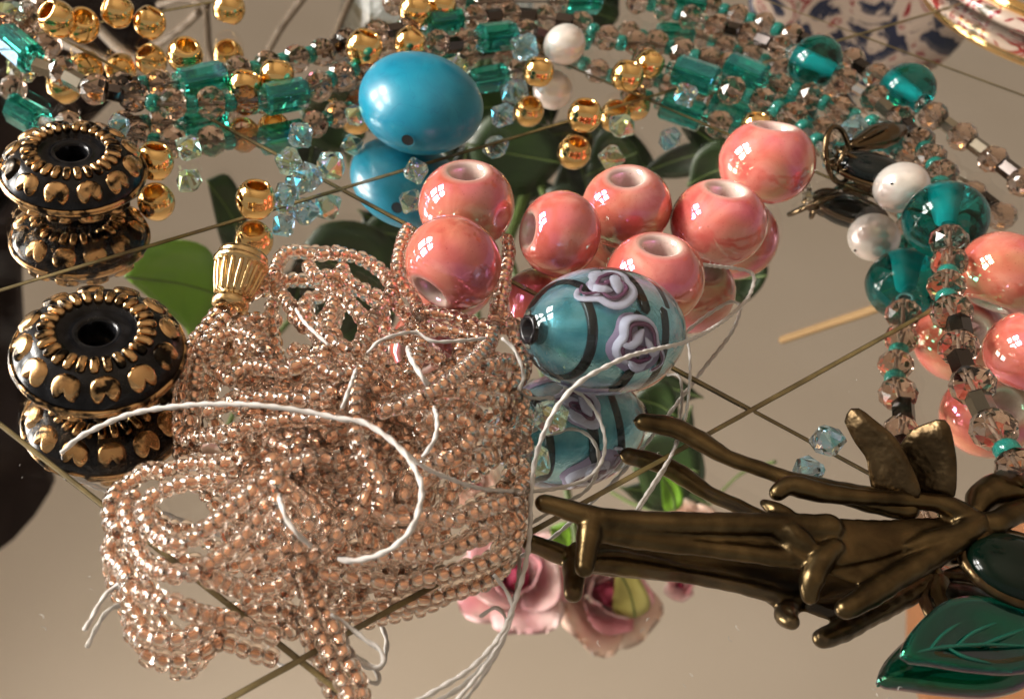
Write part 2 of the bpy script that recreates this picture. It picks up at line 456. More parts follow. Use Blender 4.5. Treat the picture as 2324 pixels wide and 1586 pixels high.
# ------------------------------------------------------------------ coral ceramic beads
cp = [(0.32, 0.0), (0.32, 0.55), (0.335, 0.69), (0.375, 0.765), (0.44, 0.79), (0.53, 0.775), (0.64, 0.71), (0.78, 0.58), (0.89, 0.42), (0.965, 0.22), (1.0, 0.0)]
cprof = cp + [(r, -z) for r, z in cp[::-1][1:]]
cprof = cprof[:-1]
coral_me = mesh_of("coral_bead", *lathe(cprof[::-1], 48), [m_coral])
UP = np.array([0, 0, 1.0])
camdir = lambda p: (CAM - p) / np.linalg.norm(CAM - p)
ximg, yimg = R[:, 0], -R[:, 1]
coral = [  # px, py, radius px, height factor, axis (image right, image up, towards camera) or None = upright with a lean
    (1058, 466, 110, 0.80, (0.02, 0.80, 0.55), "coral lustre bead behind the front left coral bead, beside the turquoise oval"),
    (1028, 597, 113, 1.02, (-0.50, -0.62, 0.22), "front left coral lustre bead with seed beads looped round its left side"),
    (1270, 531, 99, 0.97, (-0.93, 0.12, 0.26), "coral bead lying on its side with its hole facing left, between two upright ones"),
    (1421, 470, 101, 0.80, (0.03, 0.76, 0.62), "upright coral bead whose wide pale hole shows, right of the sideways coral bead"),
    (1630, 506, 107, 0.80, (0.20, 0.80, 0.52), "coral bead just left of and in front of the lifted topmost coral bead"),
    (1740, 368, 105, 0.88, (0.20, 0.86, 0.42), "topmost coral bead, nearest the black clasp charm"),
    (1484, 632, 112, 0.80, (0.16, 0.77, 0.58), "coral bead partly hidden behind the flowered blue glass bead"),
    (2284, 621, 104, 0.84, (0.42, 0.80, 0.10), "coral bead at the right edge beside the hanging bead strand"),
    (2348, 800, 104, 0.84, (0.30, 0.85, 0.30), "lower coral bead cut off by the right edge of the picture"),
]
for (x, y, rp, hf, ax, lab) in coral:
    h = 0.62
    for _ in range(6):
        p = at(x, y, h); r = rad(rp, p); h = r * hf
    p = at(x, y, h); v = camdir(p)
    a = ximg * ax[0] + yimg * ax[1] + v * ax[2]
    o = link("coral_bead", coral_me, None, p, zquat(a, rnd.uniform(0, 6)), r)
    tag(o, lab, "bead", "coral ceramic beads")

# ------------------------------------------------------------------ turquoise oval
t = empty("turquoise_bead")
p = at(950, 234, 0.70)
ph = math.radians(12)
def onplane(x, y, dx, dy, z):
    d = at(x + dx, y + dy, z) - at(x, y, z); return d / np.linalg.norm(d)
a_ax = onplane(952, 236, 100, 62, 0.7); f_ax = np.cross(UP, a_ax)
b_ax = f_ax * math.cos(ph) + UP * math.sin(ph); c_ax = np.cross(a_ax, b_ax)
Mx = Matrix((a_ax, b_ax, c_ax)).transposed()
tv_, tf_ = ellipsoid(56, 34, 1.13, 0.96, 0.71)
tv_ = [(x * (1 + 0.05 * y), y * (1 + 0.03 * x), z) for x, y, z in tv_]
t.location = p; t.rotation_mode = 'QUATERNION'; t.rotation_quaternion = Mx.to_quaternion()
link("stone", mesh_of("stone", tv_, tf_, [m_turq]), t)
tag(t, "large glossy turquoise blue oval bead with a small drilled hole", "bead")
# drill hole: a lip and a black disc painted as the bore's shade, on the side that faces the camera
iv = Mx.transposed(); sc_ = Vector((1 / 1.13, 1 / 0.96, 1 / 0.71))
ro_ = iv @ (Vector(CAM) - Vector(p)); rd_ = iv @ (Vector(at(926, 318, 0.3)) - Vector(CAM)); rd_.normalize()
o2, d2 = ro_ * sc_, rd_ * sc_
B2 = o2.dot(d2); disc = max(0.0, B2 * B2 - d2.dot(d2) * (o2.dot(o2) - 1))
loc = ro_ + rd_ * ((-B2 - math.sqrt(disc)) / d2.dot(d2))
n_ = Vector((loc.x / 1.13 ** 2, loc.y / 0.96 ** 2, loc.z / 0.71 ** 2)); n_.normalize()
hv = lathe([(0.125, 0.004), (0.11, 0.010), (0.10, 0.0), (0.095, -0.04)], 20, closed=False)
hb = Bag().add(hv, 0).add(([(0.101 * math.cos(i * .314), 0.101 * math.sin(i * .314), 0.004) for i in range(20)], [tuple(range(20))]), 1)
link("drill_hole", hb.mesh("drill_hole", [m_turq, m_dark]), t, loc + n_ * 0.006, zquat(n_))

# ------------------------------------------------------------------ black and gold rondelle spacers
body_p = [(0.22, 0.30), (0.25, 0.345), (0.31, 0.35), (0.40, 0.325), (0.50, 0.36), (0.60, 0.395), (0.70, 0.36), (0.78, 0.335), (0.90, 0.26), (1.0, 0.13), (1.055, 0.045), (1.07, 0.0)]
body_prof = body_p + [(r, -z) for r, z in body_p[::-1][1:]]
body_me = mesh_of("body", *lathe(body_prof[::-1], 64), [m_patina])
rim_me = mesh_of("rim", *lathe([(1.055, 0.055), (1.095, 0.045), (1.11, 0.0), (1.095, -0.045), (1.055, -0.055), (1.03, 0.0)][::-1], 64), [m_worn])
# one ridge: a rounded bar across the collar
rv, rf = ellipsoid(14, 10, 0.125, 0.062, 0.062)
rv = [(math.copysign(abs(x / .125) ** .6, x) * .125, math.copysign(abs(y / .062) ** .7, y) * .062, z) for x, y, z in rv]
ridge_me = mesh_of("ridge", rv, rf, [m_worn])
hV, hF, nh = [(0, 0.01, .062)], [], 30
for j in range(1, 8):
    q = j / 7
    for i in range(nh):
        t = 2 * math.pi * i / nh
        d = (t - 1.5 * math.pi + math.pi) % (2 * math.pi) - math.pi
        ro = .128 * (1 - .62 * math.exp(-(d / .30) ** 2) + .10 * math.exp(-((abs(d) - .62) / .3) ** 2)) * (1 - .10 * math.exp(-((t - .5 * math.pi) / .8) ** 2))
        hV.append((ro * q * math.cos(t), ro * q * math.sin(t) + .01, .062 * math.sqrt(max(0, 1 - q ** 2.4)) - (.02 if j == 7 else 0)))
for i in range(nh): hF.append((0, 1 + i, 1 + (i + 1) % nh))
for j in range(6):
    for i in range(nh): hF.append((1 + j * nh + i, 1 + (j + 1) * nh + i, 1 + (j + 1) * nh + (i + 1) % nh, 1 + j * nh + (i + 1) % nh))
heart_me = mesh_of("heart", hV, hF, [m_worn])
for (x, y, s, spin, lean, lab) in ((225, 797, 0.945, 0.13, (0.0, 0.03), "nearer black and gold rondelle bead with raised hearts, left of the seed bead tangle"),
                                   (167, 388, 0.96, 0.32, (0.01, 0.03), "farther black and gold rondelle bead with raised hearts, beside the gold round beads")):
    b = empty("rondelle_bead", at(x, y, 0.50))
    b.scale = (s,) * 3
    b.rotation_euler = (lean[1], lean[0], spin)
    tag(b, lab, "bead", "black and gold rondelle beads")
    link("body", body_me, b); link("rim", rim_me, b)
    for side in (1, -1):
        for k in range(26):
            a = 2 * math.pi * k / 26
            o = link("ridge", ridge_me, b, (0.615 * math.cos(a), 0.615 * math.sin(a), side * 0.385))
            o.rotation_euler = (0, side * 0.12, a)
        for k in range(12):
            a = 2 * math.pi * (k + 0.5) / 12
            rr, zz = 0.905, 0.235
            out = Vector((math.cos(a), math.sin(a), 0)); nrm = (out * 0.62 + Vector((0, 0, side * 0.78))).normalized()
            yv = (Vector((0, 0, 1)) * side - nrm * (nrm.z * side)).normalized()
            xv = yv.cross(nrm)
            q = Matrix((xv, yv, nrm)).transposed().to_quaternion()
            link("heart", heart_me, b, out * rr + Vector((0, 0, side * zz)), q, (1.52, 1.44, 1.15))

# ------------------------------------------------------------------ ribbed gold cone bead
cone = empty("cone_bead")
pc0, pc1 = at(553, 580, 0.62), at(520, 700, 0.28)
axis = (pc0 - pc1); L = np.linalg.norm(axis)
cone.location = (pc0 + pc1) / 2; cone.rotation_mode = 'QUATERNION'; cone.rotation_quaternion = zquat(axis)
cprf = [(0.10, -0.40), (0.16, -0.44), (0.235, -0.40), (0.255, -0.33), (0.24, -0.26), (0.20, -0.235), (0.25, -0.20), (0.29, 0.0), (0.335, 0.20), (0.37, 0.22), (0.385, 0.27), (0.36, 0.30), (0.335, 0.315), (0.35, 0.34), (0.34, 0.40), (0.27, 0.44), (0.10, 0.42)]
m_conegold = mat("cast_gold", (0.62, 0.44, 0.22), 0.2, 1.0); bump(m_conegold, 10.0, 0.35, 0.03)
link("body", mesh_of("body", *lathe(cprf, 40), [m_conegold]), cone)
rib = tube(smooth_path([(0.235, 0, -0.21), (0.285, 0, -0.02), (0.335, 0, 0.2)], 0.05), [0.022, 0.034, 0.03], 8)
rib_me = mesh_of("rib", *rib, [m_conegold])
for k in range(18):
    o = link("rib", rib_me, cone); o.rotation_euler = (0, 0, 2 * math.pi * k / 18)
tag(cone, "small ribbed gold cone bead leaning on the seed bead tangle", "bead")

# ------------------------------------------------------------------ round gold beads
gp = [(0.50, 0.0), (0.50, 0.70), (0.52, 0.80), (0.58, 0.835), (0.68, 0.78), (0.82, 0.60), (0.93, 0.38), (0.985, 0.18), (1.0, 0.0)]
gprof = gp + [(r, -z) for r, z in gp[::-1][1:-1]]
nf = 40
gv, gf = lathe(gprof[::-1], nf)
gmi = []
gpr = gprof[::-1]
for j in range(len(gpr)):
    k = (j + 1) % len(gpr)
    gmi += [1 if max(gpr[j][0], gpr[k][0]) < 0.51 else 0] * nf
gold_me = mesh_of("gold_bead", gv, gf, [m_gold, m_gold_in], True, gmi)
golds = [  # px, py, r px, extra height, axis, label
    (580, 453, 46, 0, (0.1, .8, .55), "round gold bead with its open bore up, just above the ribbed gold cone"),
    (351, 366, 44, 0, (0.1, .85, .5), "round gold bead touching the farther rondelle on its right side"),
    (556, 196, 39, .1, (0.2, .9, .4), "round gold bead between the two front teal glass bars"),
    (628, 172, 40, .15, (0.1, .9, .3), "round gold bead perched on the left end of a teal glass bar"),
    (420, 126, 41, .1, (0.1, .6, .8), "round gold bead behind the upper left teal glass bar, hole towards the viewer"),
    (520, 20, 37, .1, (0.2, .9, .3), "round gold bead standing alone on the mirror near the twigs"),
    (130, 44, 42, .25, (-.5, .4, .6), "leftmost round gold bead of the cluster by the strand end"),
    (186, 58, 40, .02, (0.1, .5, .8), "second round gold bead of the cluster by the strand end"),
    (266, 26, 38, .2, (-.8, .3, .4), "third round gold bead of the cluster, lying tilted"),
    (340, 52, 37, .0, (0.4, .8, .4), "rightmost round gold bead of the cluster by the strand end"),
    (826, 108, 42, .3, (0.3, .8, .5), "round gold bead just left above the turquoise oval"),
    (943, 24, 38, .3, (0.6, .7, .3), "round gold bead behind the turquoise oval on the upper strand"),
    (930, 98, 36, .25, (0.5, .7, .4), "round gold bead touching the top of the turquoise oval"),
    (1000, 14, 36, .3, (0.1, .9, .3), "round gold bead above the upper teal glass bar"),
    (1222, 164, 35, .05, (0.2, .85, .4), "round gold bead just left below the far pearl"),
    (1327, 262, 39, 0, (0.15, .8, .55), "round gold bead standing alone in front of the far pearl"),
    (1424, 172, 37, .05, (0.2, .85, .4), "left one of two gold beads side by side amid the strands"),
    (1474, 146, 33, .1, (0.6, .7, .2), "right one of two gold beads side by side amid the strands"),
    (1716, 286, 34, 0, (0.2, .85, .4), "round gold bead peeking from behind the topmost coral bead"),
]
for (x, y, rp, hz, ax, lab) in golds:
    h = 0.3
    for _ in range(5):
        p = at(x, y, h); r = rad(rp, p); h = r * 0.93 + hz
    p = at(x, y, h); v = camdir(p)
    a = ximg * ax[0] + yimg * ax[1] + v * ax[2]
    tag(link("gold_bead", gold_me, None, p, zquat(a, rnd.uniform(0, 6)), r), lab, "bead", "round gold beads")

# ------------------------------------------------------------------ pearls
pv, pf = ellipsoid(40, 26, 1, 0.97, 0.93)
pearl_me = mesh_of("pearl", pv, pf, [m_pearl])
for (x, y, rp, lab) in ((1281, 102, 48, "round white pearl behind the gold beads, far from the clasp"),
                        (2046, 426, 60, "white pearl beside the big teal bead and the black clasp charm")):
    h = 0.4
    for _ in range(5):
        p = at(x, y, h); r = rad(rp, p); h = r * 0.95
    o = tag(link("pearl", pearl_me, None, at(x, y, h), Quaternion((0.9, 0.2, -0.3, 0.1)).normalized(), r), lab, "pearl", "loose white pearls")
    if rp > 50:
        pp = at(x, y, h); dirn = camdir(pp) * 0.86 + ximg * (-0.42) + yimg * 0.18
        dirn /= np.linalg.norm(dirn)
        q = o.rotation_quaternion.inverted() @ zquat(dirn)
        lp = o.rotation_quaternion.inverted() @ Vector(dirn)
        link("drill_hole", mesh_of("drill_hole", *ellipsoid(14, 8, 0.055, 0.055, 0.03), [m_dark]), o, lp * 0.965, q)  # black dot on the surface, painted as the shade in the hole

# ------------------------------------------------------------------ bicone crystals
bprof = [(0.16, 0.0), (0.16, 0.84), (0.34, 0.86), (1.0, 0.10), (1.0, -0.10), (0.34, -0.86), (0.16, -0.84)]
bv, bf = lathe(bprof[::-1], 6)
def bicone():
    bag = Bag()
    n = 6
    rings = [(0.30, 0.88, 0), (1.0, 0.12, 0.5), (1.0, -0.12, 0.5), (0.30, -0.88, 0)]
    V = []
    for (r, z, off) in rings:
        V += [(r * math.cos(2 * math.pi * (i + off) / n), r * math.sin(2 * math.pi * (i + off) / n), z) for i in range(n)]
    Fc = []
    for i in range(n):
        j = (i + 1) % n
        Fc += [(i, 6 + i, j), (j, 6 + i, 6 + j), (6 + i, 12 + i, 12 + j, 6 + j), (12 + i, 18 + i, 18 + j), (12 + i, 18 + j, 12 + j)]
    Fc += [tuple(range(6)), tuple(range(23, 17, -1))]
    return V, Fc
bi_v, bi_f = bicone()
bi_a = mesh_of("crystal_bead", bi_v, bi_f, [m_crystal], False)
bi_b = mesh_of("crystal_bead", bi_v, bi_f, [m_crystal_b], False)
crystals = [
    (1878, 1000, 41, 0.0, (-.25, .75, .35), 1, "blue flashing crystal bicone alone between the mirror line and the brass leaves"),
    (1249, 946, 44, 0.1, (-.1, .3, .9), 0, "violet edged crystal bicone below the flowered glass bead"),
    (270, 286, 30, 0.0, (.7, .3, .5), 1, "bright blue crystal bicone behind the farther rondelle"),
    (428, 336, 33, 0.0, (.4, .8, .3), 0, "pale green crystal bicone under the left teal glass bars"),
    (682, 307, 34, 0.15, (.7, .6, .2), 1, "crystal bicone at the end of a teal glass bar, left of the turquoise oval"),
    (655, 366, 36, 0.05, (.2, .9, .2), 0, "yellow glinting crystal bicone, second below the teal bars"),
    (751, 376, 38, 0.05, (.5, .6, .5), 0, "crystal bicone nearest the turquoise oval's lower left side"),
    (698, 402, 36, 0.0, (.1, .2, .95), 1, "crystal bicone standing with its hole up, between three others"),
    (648, 442, 31, 0.0, (.6, .3, .6), 1, "lowest crystal bicone right of the gold bead with open bore"),
    (944, 388, 31, 0.0, (.9, .25, .2), 0, "crystal bicone lying before the turquoise oval"),
    (1190, 108, 36, 0.1, (.5, .8, .2), 1, "crystal bicone left of the far pearl"),
    (1040, 150, 30, 0.0, (.3, .6, .6), 0, "crystal bicone at the upper right edge of the turquoise oval"),
    (1141, 262, 32, 0.0, (.5, .7, .3), 1, "crystal bicone on the mirror right of the turquoise oval"),
    (1411, 286, 33, 0.0, (.3, .5, .7), 0, "crystal bicone below the two side by side gold beads"),
    (1556, 216, 30, 0.15, (.8, .4, .2), 1, "crystal bicone under the bright blue glass bar"),
    (1938, 293, 35, 0.0, (.3, .9, .1), 1, "blue and yellow crystal bicone behind the brass jump ring"),
    (806, 262, 28, 0.0, (.4, .5, .6), 0, "small crystal bicone at the left edge of the turquoise oval"),
    (25, 30, 34, 0.2, (.3, .5, .6), 0, "crystal bicone in the upper left corner by the strands"),
]
for (x, y, rp, hz, ax, kk, lab) in crystals:
    h = 0.2
    for _ in range(5):
        p = at(x, y, h); r = rad(rp, p); h = r * 0.9 + hz
    p = at(x, y, h); v = camdir(p)
    a = ximg * ax[0] + yimg * ax[1] + v * ax[2]
    tag(link("crystal_bead", bi_b if kk else bi_a, None, p, zquat(a, rnd.uniform(0, 6)), r), lab, "bead", "aurora crystal bicones")

# ------------------------------------------------------------------ the beaded necklace: strands traced bead by bead
def faceted(n=8):
    bag = Bag()
    rings = [(0.30, 0.93, 0), (0.76, 0.66, 0.5), (1.0, 0.20, 0.0), (1.0, -0.20, 0.5), (0.76, -0.66, 0.0), (0.30, -0.93, 0.5)]
    V, Fc = [], []
    for (r, z, off) in rings:
        V += [(r * math.cos(2 * math.pi * (i + off) / n), r * math.sin(2 * math.pi * (i + off) / n), z) for i in range(n)]
    for j in range(len(rings) - 1):
        o0, o1 = rings[j][2], rings[j + 1][2]
        for i in range(n):
            a, b, c, d = j * n + i, j * n + (i + 1) % n, (j + 1) * n + i, (j + 1) * n + (i + 1) % n
            if o1 > o0:  Fc += [(a, c, b), (b, c, d)]
            else:        Fc += [(a, c, d), (a, d, b)]
    Fc += [tuple(range(n)), tuple(range(6 * n - 1, 5 * n - 1, -1))]
    return V, Fc
def cyl(n, half, hole=0.35, ch=0.10):
    return lathe([(hole, -half), (1 - ch, -half), (1.0, -half + ch), (1.0, half - ch), (1 - ch, half), (hole, half)], n)
B_smoky = mesh_of("smoky_bead", *faceted(8), [m_smoky], False)
B_teal = mesh_of("teal_seed_bead", *lathe([(0.4, -0.55), (0.8, -0.66), (1.0, -0.3), (1.0, 0.3), (0.8, 0.66), (0.4, 0.55)], 14), [m_tealseed])
B_clear = mesh_of("clear_seed_bead", *lathe([(0.35, -0.5), (0.75, -0.6), (1.0, -0.2), (1.0, 0.2), (0.75, 0.6), (0.35, 0.5)], 14), [m_clear])
B_dark = mesh_of("hematite_tube", *cyl(6, 1.25, 0.4, 0.06), [m_hematite], False)
B_silver = mesh_of("silver_tube", *cyl(6, 1.4, 0.4, 0.06), [m_silver], False)
B_grey = mesh_of("grey_tube", *cyl(6, 1.25, 0.4, 0.06), [mat("pewter_tube", (0.34, 0.31, 0.25), 0.2, 1.0)], False)
bar_me = mesh_of("teal_bar", *cyl(8, 1.42, 0.22, 0.16), [m_tealbar], False)
lampprof = [(0.20, 0.0), (0.20, 0.70), (0.26, 0.80), (0.42, 0.82), (0.64, 0.73), (0.84, 0.52), (0.96, 0.22), (1.0, 0.0)]
lampprof = lampprof + [(r, -z) for r, z in lampprof[::-1][1:-1]]
lv, lf = lathe(lampprof[::-1], 40)
lmi = []
lp_ = lampprof[::-1]
for j in range(len(lp_)):
    k = (j + 1) % len(lp_)
    lmi += [1 if max(lp_[j][0], lp_[k][0]) < 0.21 else 0] * 40
lbag = Bag().add((lv, [f for f, m in zip(lf, lmi) if m == 0]), 0)
B_lamp = lbag.add(lathe([(0.16, -0.73), (0.205, -0.70), (0.205, 0.70), (0.16, 0.73)], 24), 1).mesh("teal_glass_bead", [m_tealbead, m_core])
B_gold = gold_me
KIND = {  # mesh, name, radius cm, half length used for spacing cm
    's': (B_smoky, "smoky_bead", 0.268), 't': (B_teal, "teal_seed_bead", 0.155), 'c': (B_clear, "clear_seed_bead", 0.165),
    'd': (B_dark, "hematite_tube", 0.155), 'g': (B_grey, "grey_tube", 0.15), 'v': (B_silver, "silver_tube", 0.10), 'b': (bar_me, "teal_bar", 0.285), 'L': (B_lamp, "teal_glass_bead", 0.53)}
neck = empty("bead_necklace")
tag(neck, "long multi strand necklace of smoky faceted beads, teal glass and dark tubes across the top", "necklace")
strands = [
    # front left strand
    [('b', 42, 110, .55), ('c', 76, 139, .5), ('g', 101, 154, .45), ('s', 143, 162, .42), ('g', 171, 184, .4), ('s', 215, 203, .36), ('d', 260, 212, .3), ('s', 304, 220, .27), ('t', 347, 234, .27),
     ('s', 391, 237, .27), ('t', 435, 238, .27), ('s', 479, 234, .27), ('t', 521, 234, .27), ('s', 556, 226, .27), ('c', 597, 226, .29), ('b', 647, 219, .3), ('c', 694, 208, .29), ('s', 722, 193, .3),
     ('t', 748, 181, .3), ('s', 774, 171, .3), ('t', 800, 160, .3), ('s', 826, 148, .3)],
    # back left strand running on to the clasp
    [('s', 275, 197, .27), ('d', 300, 196, .27), ('t', 325, 194, .27), ('s', 362, 192, .27), ('c', 398, 187, .29), ('b', 458, 185, .32), ('c', 511, 163, .29), ('s', 541, 160, .27), ('t', 576, 158, .27), ('s', 607, 147, .27),
     ('t', 641, 140, .27), ('s', 672, 134, .27), ('t', 702, 125, .27), ('s', 731, 119, .27), ('d', 761, 105, .27), ('s', 786, 97, .27), ('d', 815, 88, .27), ('s', 856, 75, .3), ('d', 892, 71, .32), ('s', 927, 63, .34),
     ('c', 957, 54, .34), ('b', 1006, 51, .36), ('c', 1050, 43, .34), ('s', 1078, 40, .32), ('d', 1118, 37, .3), ('s', 1155, 33, .3), ('d', 1197, 36, .3), ('s', 1237, 41, .3), ('d', 1278, 46, .29), ('s', 1317, 55, .27),
     ('t', 1347, 70, .27), ('s', 1378, 87, .27), ('t', 1409, 98, .27), ('s', 1442, 97, .27), ('s', 1490, 100, .27), ('t', 1520, 108, .27), ('s', 1547, 117, .27), ('t', 1576, 130, .27), ('s', 1607, 136, .27), ('s', 1646, 145, .27),
     ('b', 1693, 164, .3), ('c', 1734, 181, .28), ('s', 1768, 194, .27), ('t', 1803, 208, .27), ('s', 1838, 220, .27), ('t', 1870, 234, .27), ('s', 1903, 250, .27), ('t', 1937, 263, .27), ('v', 1957, 270, .27), ('t', 1979, 279, .3),
     ('v', 2010, 284, .4), ('v', 2035, 296, .46)],
    # second strand behind the oval, down to the jump ring
    [('s', 993, 100, .4), ('d', 1026, 103, .36), ('s', 1057, 94, .36), ('c', 1084, 86, .36), ('b', 1126, 84, .36), ('c', 1166, 77, .34), ('s', 1196, 74, .32), ('d', 1228, 84, .29)],
    [('s', 1462, 138, .27), ('t', 1494, 146, .27), ('c', 1526, 156, .28), ('b', 1578, 171, .3), ('c', 1626, 190, .28), ('s', 1661, 206, .27), ('t', 1697, 219, .27), ('s', 1730, 230, .27), ('t', 1764, 247, .27),
     ('s', 1798, 265, .27), ('t', 1824, 290, .27), ('v', 1839, 307, .27), ('t', 1855, 320, .27), ('v', 1868, 340, .3), ('v', 1882, 362, .33)],
    # outer right strand with two big teal beads, down past the right edge beads
    [('s', 1448, 4, .27), ('t', 1478, 11, .27), ('s', 1510, 22, .27), ('t', 1539, 32, .27), ('s', 1566, 40, .27), ('c', 1594, 49, .27), ('s', 1627, 60, .27), ('d', 1664, 68, .28), ('s', 1700, 79, .3), ('d', 1736, 94, .36), ('s', 1772, 108, .45), ('c', 1799, 119, .5),
     ('L', 1850, 142, .52), ('c', 1899, 162, .48), ('s', 1916, 184, .45), ('v', 1951, 205, .42), ('s', 1986, 223, .4), ('g', 2012, 248, .4), ('s', 2042, 270, .4), ('d', 2062, 294, .4), ('s', 2086, 321, .4), ('t', 2099, 338, .4), ('s', 2113, 358, .42),
     ('t', 2123, 376, .44), ('s', 2138, 396, .48), ('t', 2134, 420, .52), ('L', 2145, 498, .58), ('c', 2150, 520, .62), ('s', 2154, 548, .66), ('s', 2155, 596, .68), ('t', 2152, 622, .69), ('s', 2148, 650, .70), ('t', 2150, 678, .71), ('s', 2161, 710, .72),
     ('d', 2178, 747, .73), ('s', 2176, 790, .74), ('d', 2186, 830, .75), ('s', 2208, 874, .76), ('g', 2228, 922, .76), ('s', 2256, 974, .76), ('t', 2286, 1022, .75), ('s', 2312, 1064, .75)],
    # topmost right strand leaving at the right edge
    [('b', 1557, 4, .3), ('s', 1611, 13, .27), ('t', 1644, 25, .27), ('s', 1672, 36, .27), ('t', 1702, 46, .27), ('s', 1733, 55, .27), ('t', 1764, 68, .27), ('s', 1797, 80, .27), ('d', 1830, 92, .27), ('s', 1868, 105, .27), ('s', 1934, 137, .27), ('d', 1957, 155, .3),
     ('s', 1988, 172, .4), ('L', 2058, 205, .52), ('c', 2094, 240, .46), ('s', 2118, 264, .4), ('g', 2149, 283, .36), ('s', 2184, 311, .32), ('g', 2220, 334, .3), ('s', 2254, 362, .28), ('d', 2290, 386, .27), ('s', 2322, 415, .27)],
    # short lengths of upper strand at the top edge
    [('s', 896, 6, .4), ('c', 924, 4, .4), ('s', 965, 6, .42), ('s', 1032, 4, .42), ('t', 1062, 6, .4), ('s', 1092, 8, .38), ('s', 1140, 4, .36), ('s', 1268, 4, .32), ('b', 1320, 4, .32)],
    [('s', 10, 62, .5), ('t', 16, 90, .5), ('s', 40, 60, .32), ('s', 72, 46, .32), ('c', 60, 20, .3), ('s', 98, 12, .3)],
]
def put(kind, p, axis, parent):
    me, nm, r = KIND[kind]
    sc = r * rnd.uniform(0.95, 1.05)
    return link(nm, me, parent, p, zquat(axis, 0.2 if kind == 'b' else rnd.uniform(0, 6)), sc)
m_cord = mat("necklace_cord", (0.25, 0.22, 0.19), 0.5)
for st in strands:
    P = [at(x, y, z) for (_, x, y, z) in st]
    for i, (k, x, y, z) in enumerate(st):
        a = P[min(i + 1, len(P) - 1)] - P[max(i - 1, 0)]
        if k == 'L':
            if y > 400: a = at(x, y - 60, z) - at(x, y + 60, z)
        o = put(k, P[i], a, neck)
        if k == 'L': o.scale = [q * (1.16 if y > 400 else 1.0) for q in o.scale]
    link("cord", mesh_of("cord", *tube(smooth_path(P, 0.3), 0.03, 5), [m_cord]), neck)
# clasp: lobster claw and two jump rings, part of the necklace
cl = link("clasp", mesh_of("clasp", *tube(smooth_path([at(1935, 330, .5), at(1962, 322, .5), at(2000, 308, .52), at(2035, 296, .54), at(2050, 296, .54)], 0.05), [0.11, 0.19, 0.27, 0.25, 0.13], 12, flat=0.8), [m_clasp]), neck)
lev = link("lever", mesh_of("lever", *tube(smooth_path([at(1962, 314, .72), at(1985, 300, .76), at(2012, 290, .76)], 0.05), [0.03, 0.05, 0.03], 8), [m_clasp]), cl)
def ring_pts(c, n, r1, r2, k=40):
    n = np.array(n) / np.linalg.norm(n); a = np.cross(n, UP); a /= np.linalg.norm(a); b = np.cross(n, a)
    return [c + a * r1 * math.cos(2 * math.pi * i / k) + b * r2 * math.sin(2 * math.pi * i / k) for i in range(k + 1)]
c0 = at(1902, 352, .42)
link("jump_ring", mesh_of("jump_ring", *tube(ring_pts(c0, ximg * .75 + camdir(c0) * .75 + yimg * .1, .36, .50), 0.05, 10), [m_clasp]), neck)
c1 = at(1938, 356, .40)
link("jump_ring", mesh_of("jump_ring", *tube(ring_pts(c1, ximg * .5 + camdir(c1) * .4 + yimg * .8, .33, .30), 0.045, 10), [m_clasp]), neck)
# knot that ends the outer strand beside the clasp
link("cord_knot", mesh_of("cord_knot", *ellipsoid(14, 9, .13, .12, .11), [mat("black_cord", (0.01, 0.01, 0.01), 0.6)]), neck, at(2064, 298, .42))

# black charm with brass flower hanging at the clasp
charm = empty("clasp_charm", at(1968, 388, .30))
charm.rotation_mode = 'QUATERNION'
cx_ = onplane(1990, 390, 100, 26, .22)
charm.rotation_quaternion = Matrix((cx_, np.cross(UP, cx_), UP)).transposed().to_quaternion()
tag(charm, "black oval charm in a brass flower setting, tucked behind the pearl at the clasp", "charm")
sv_, sf_ = ellipsoid(32, 16, .60, .40, .24)
link("stone", mesh_of("stone", sv_, sf_, [m_jet]), charm, (0.05, 0, .06))
link("bezel", mesh_of("bezel", *tube([(0.05 + .62 * math.cos(i * .2094), .42 * math.sin(i * .2094), -.02) for i in range(31)], .05, 8), [m_clasp]), charm)
pet = [(x * .18 + .12, y * .10, z * .05 + .03 * math.cos(6 * x)) for x, y, z in ellipsoid(12, 8)[0]]
pet_me = mesh_of("petal", pet, ellipsoid(12, 8)[1], [m_clasp])
for k in range(6):
    o = link("petal", pet_me, charm, (-.52, -.06, -.03)); o.rotation_euler = (0.25, -0.35, k * math.pi / 3)
link("loop", mesh_of("loop", *tube([(-.55 + .02 * math.cos(t_), .20 * math.sin(t_) - .05, .12 + .2 * math.cos(t_)) for t_ in np.linspace(0, 2 * math.pi, 30)], .035, 8), [m_clasp]), charm)

# ------------------------------------------------------------------ flowered blue glass bead
m_shell = glass("aqua_glass", (0.70, 0.94, 1.0), ior=1.46)
m_foil = mat("teal_foil", (0.12, 0.34, 0.38), 0.25, 0.3, Transmission_Weight=0.6)
noise_color(m_foil, (0.07, 0.44, 0.54), (0.38, 0.78, 0.85), 5.0, 8, 0.3, 0.7)
bump(m_foil, 30.0, 0.4, 0.02)
m_rose = mat("rose_glass", (0.80, 0.62, 0.74), 0.25, Coat_Weight=0.5)
m_rosebase = mat("rose_glass_base", (0.42, 0.27, 0.40), 0.3)  # darker lavender base disc behind the rose petals
m_rose2 = mat("rose_glass_dark", (0.22, 0.06, 0.12), 0.3)
m_stripe = mat("black_stripe_glass", (0.006, 0.006, 0.008), 0.25)
lamp_c = at(1371, 752, 0.83)
lampb = empty("flowered_bead", lamp_c)
v = camdir(lamp_c)
lax = -ximg * 0.90 + v * 0.38 + yimg * 0.02; lax /= np.linalg.norm(lax)
lz = UP - lax * (lax @ UP); lz /= np.linalg.norm(lz); ly = np.cross(lz, lax)
lampb.scale = (0.955,) * 3
lampb.rotation_mode = 'QUATERNION'
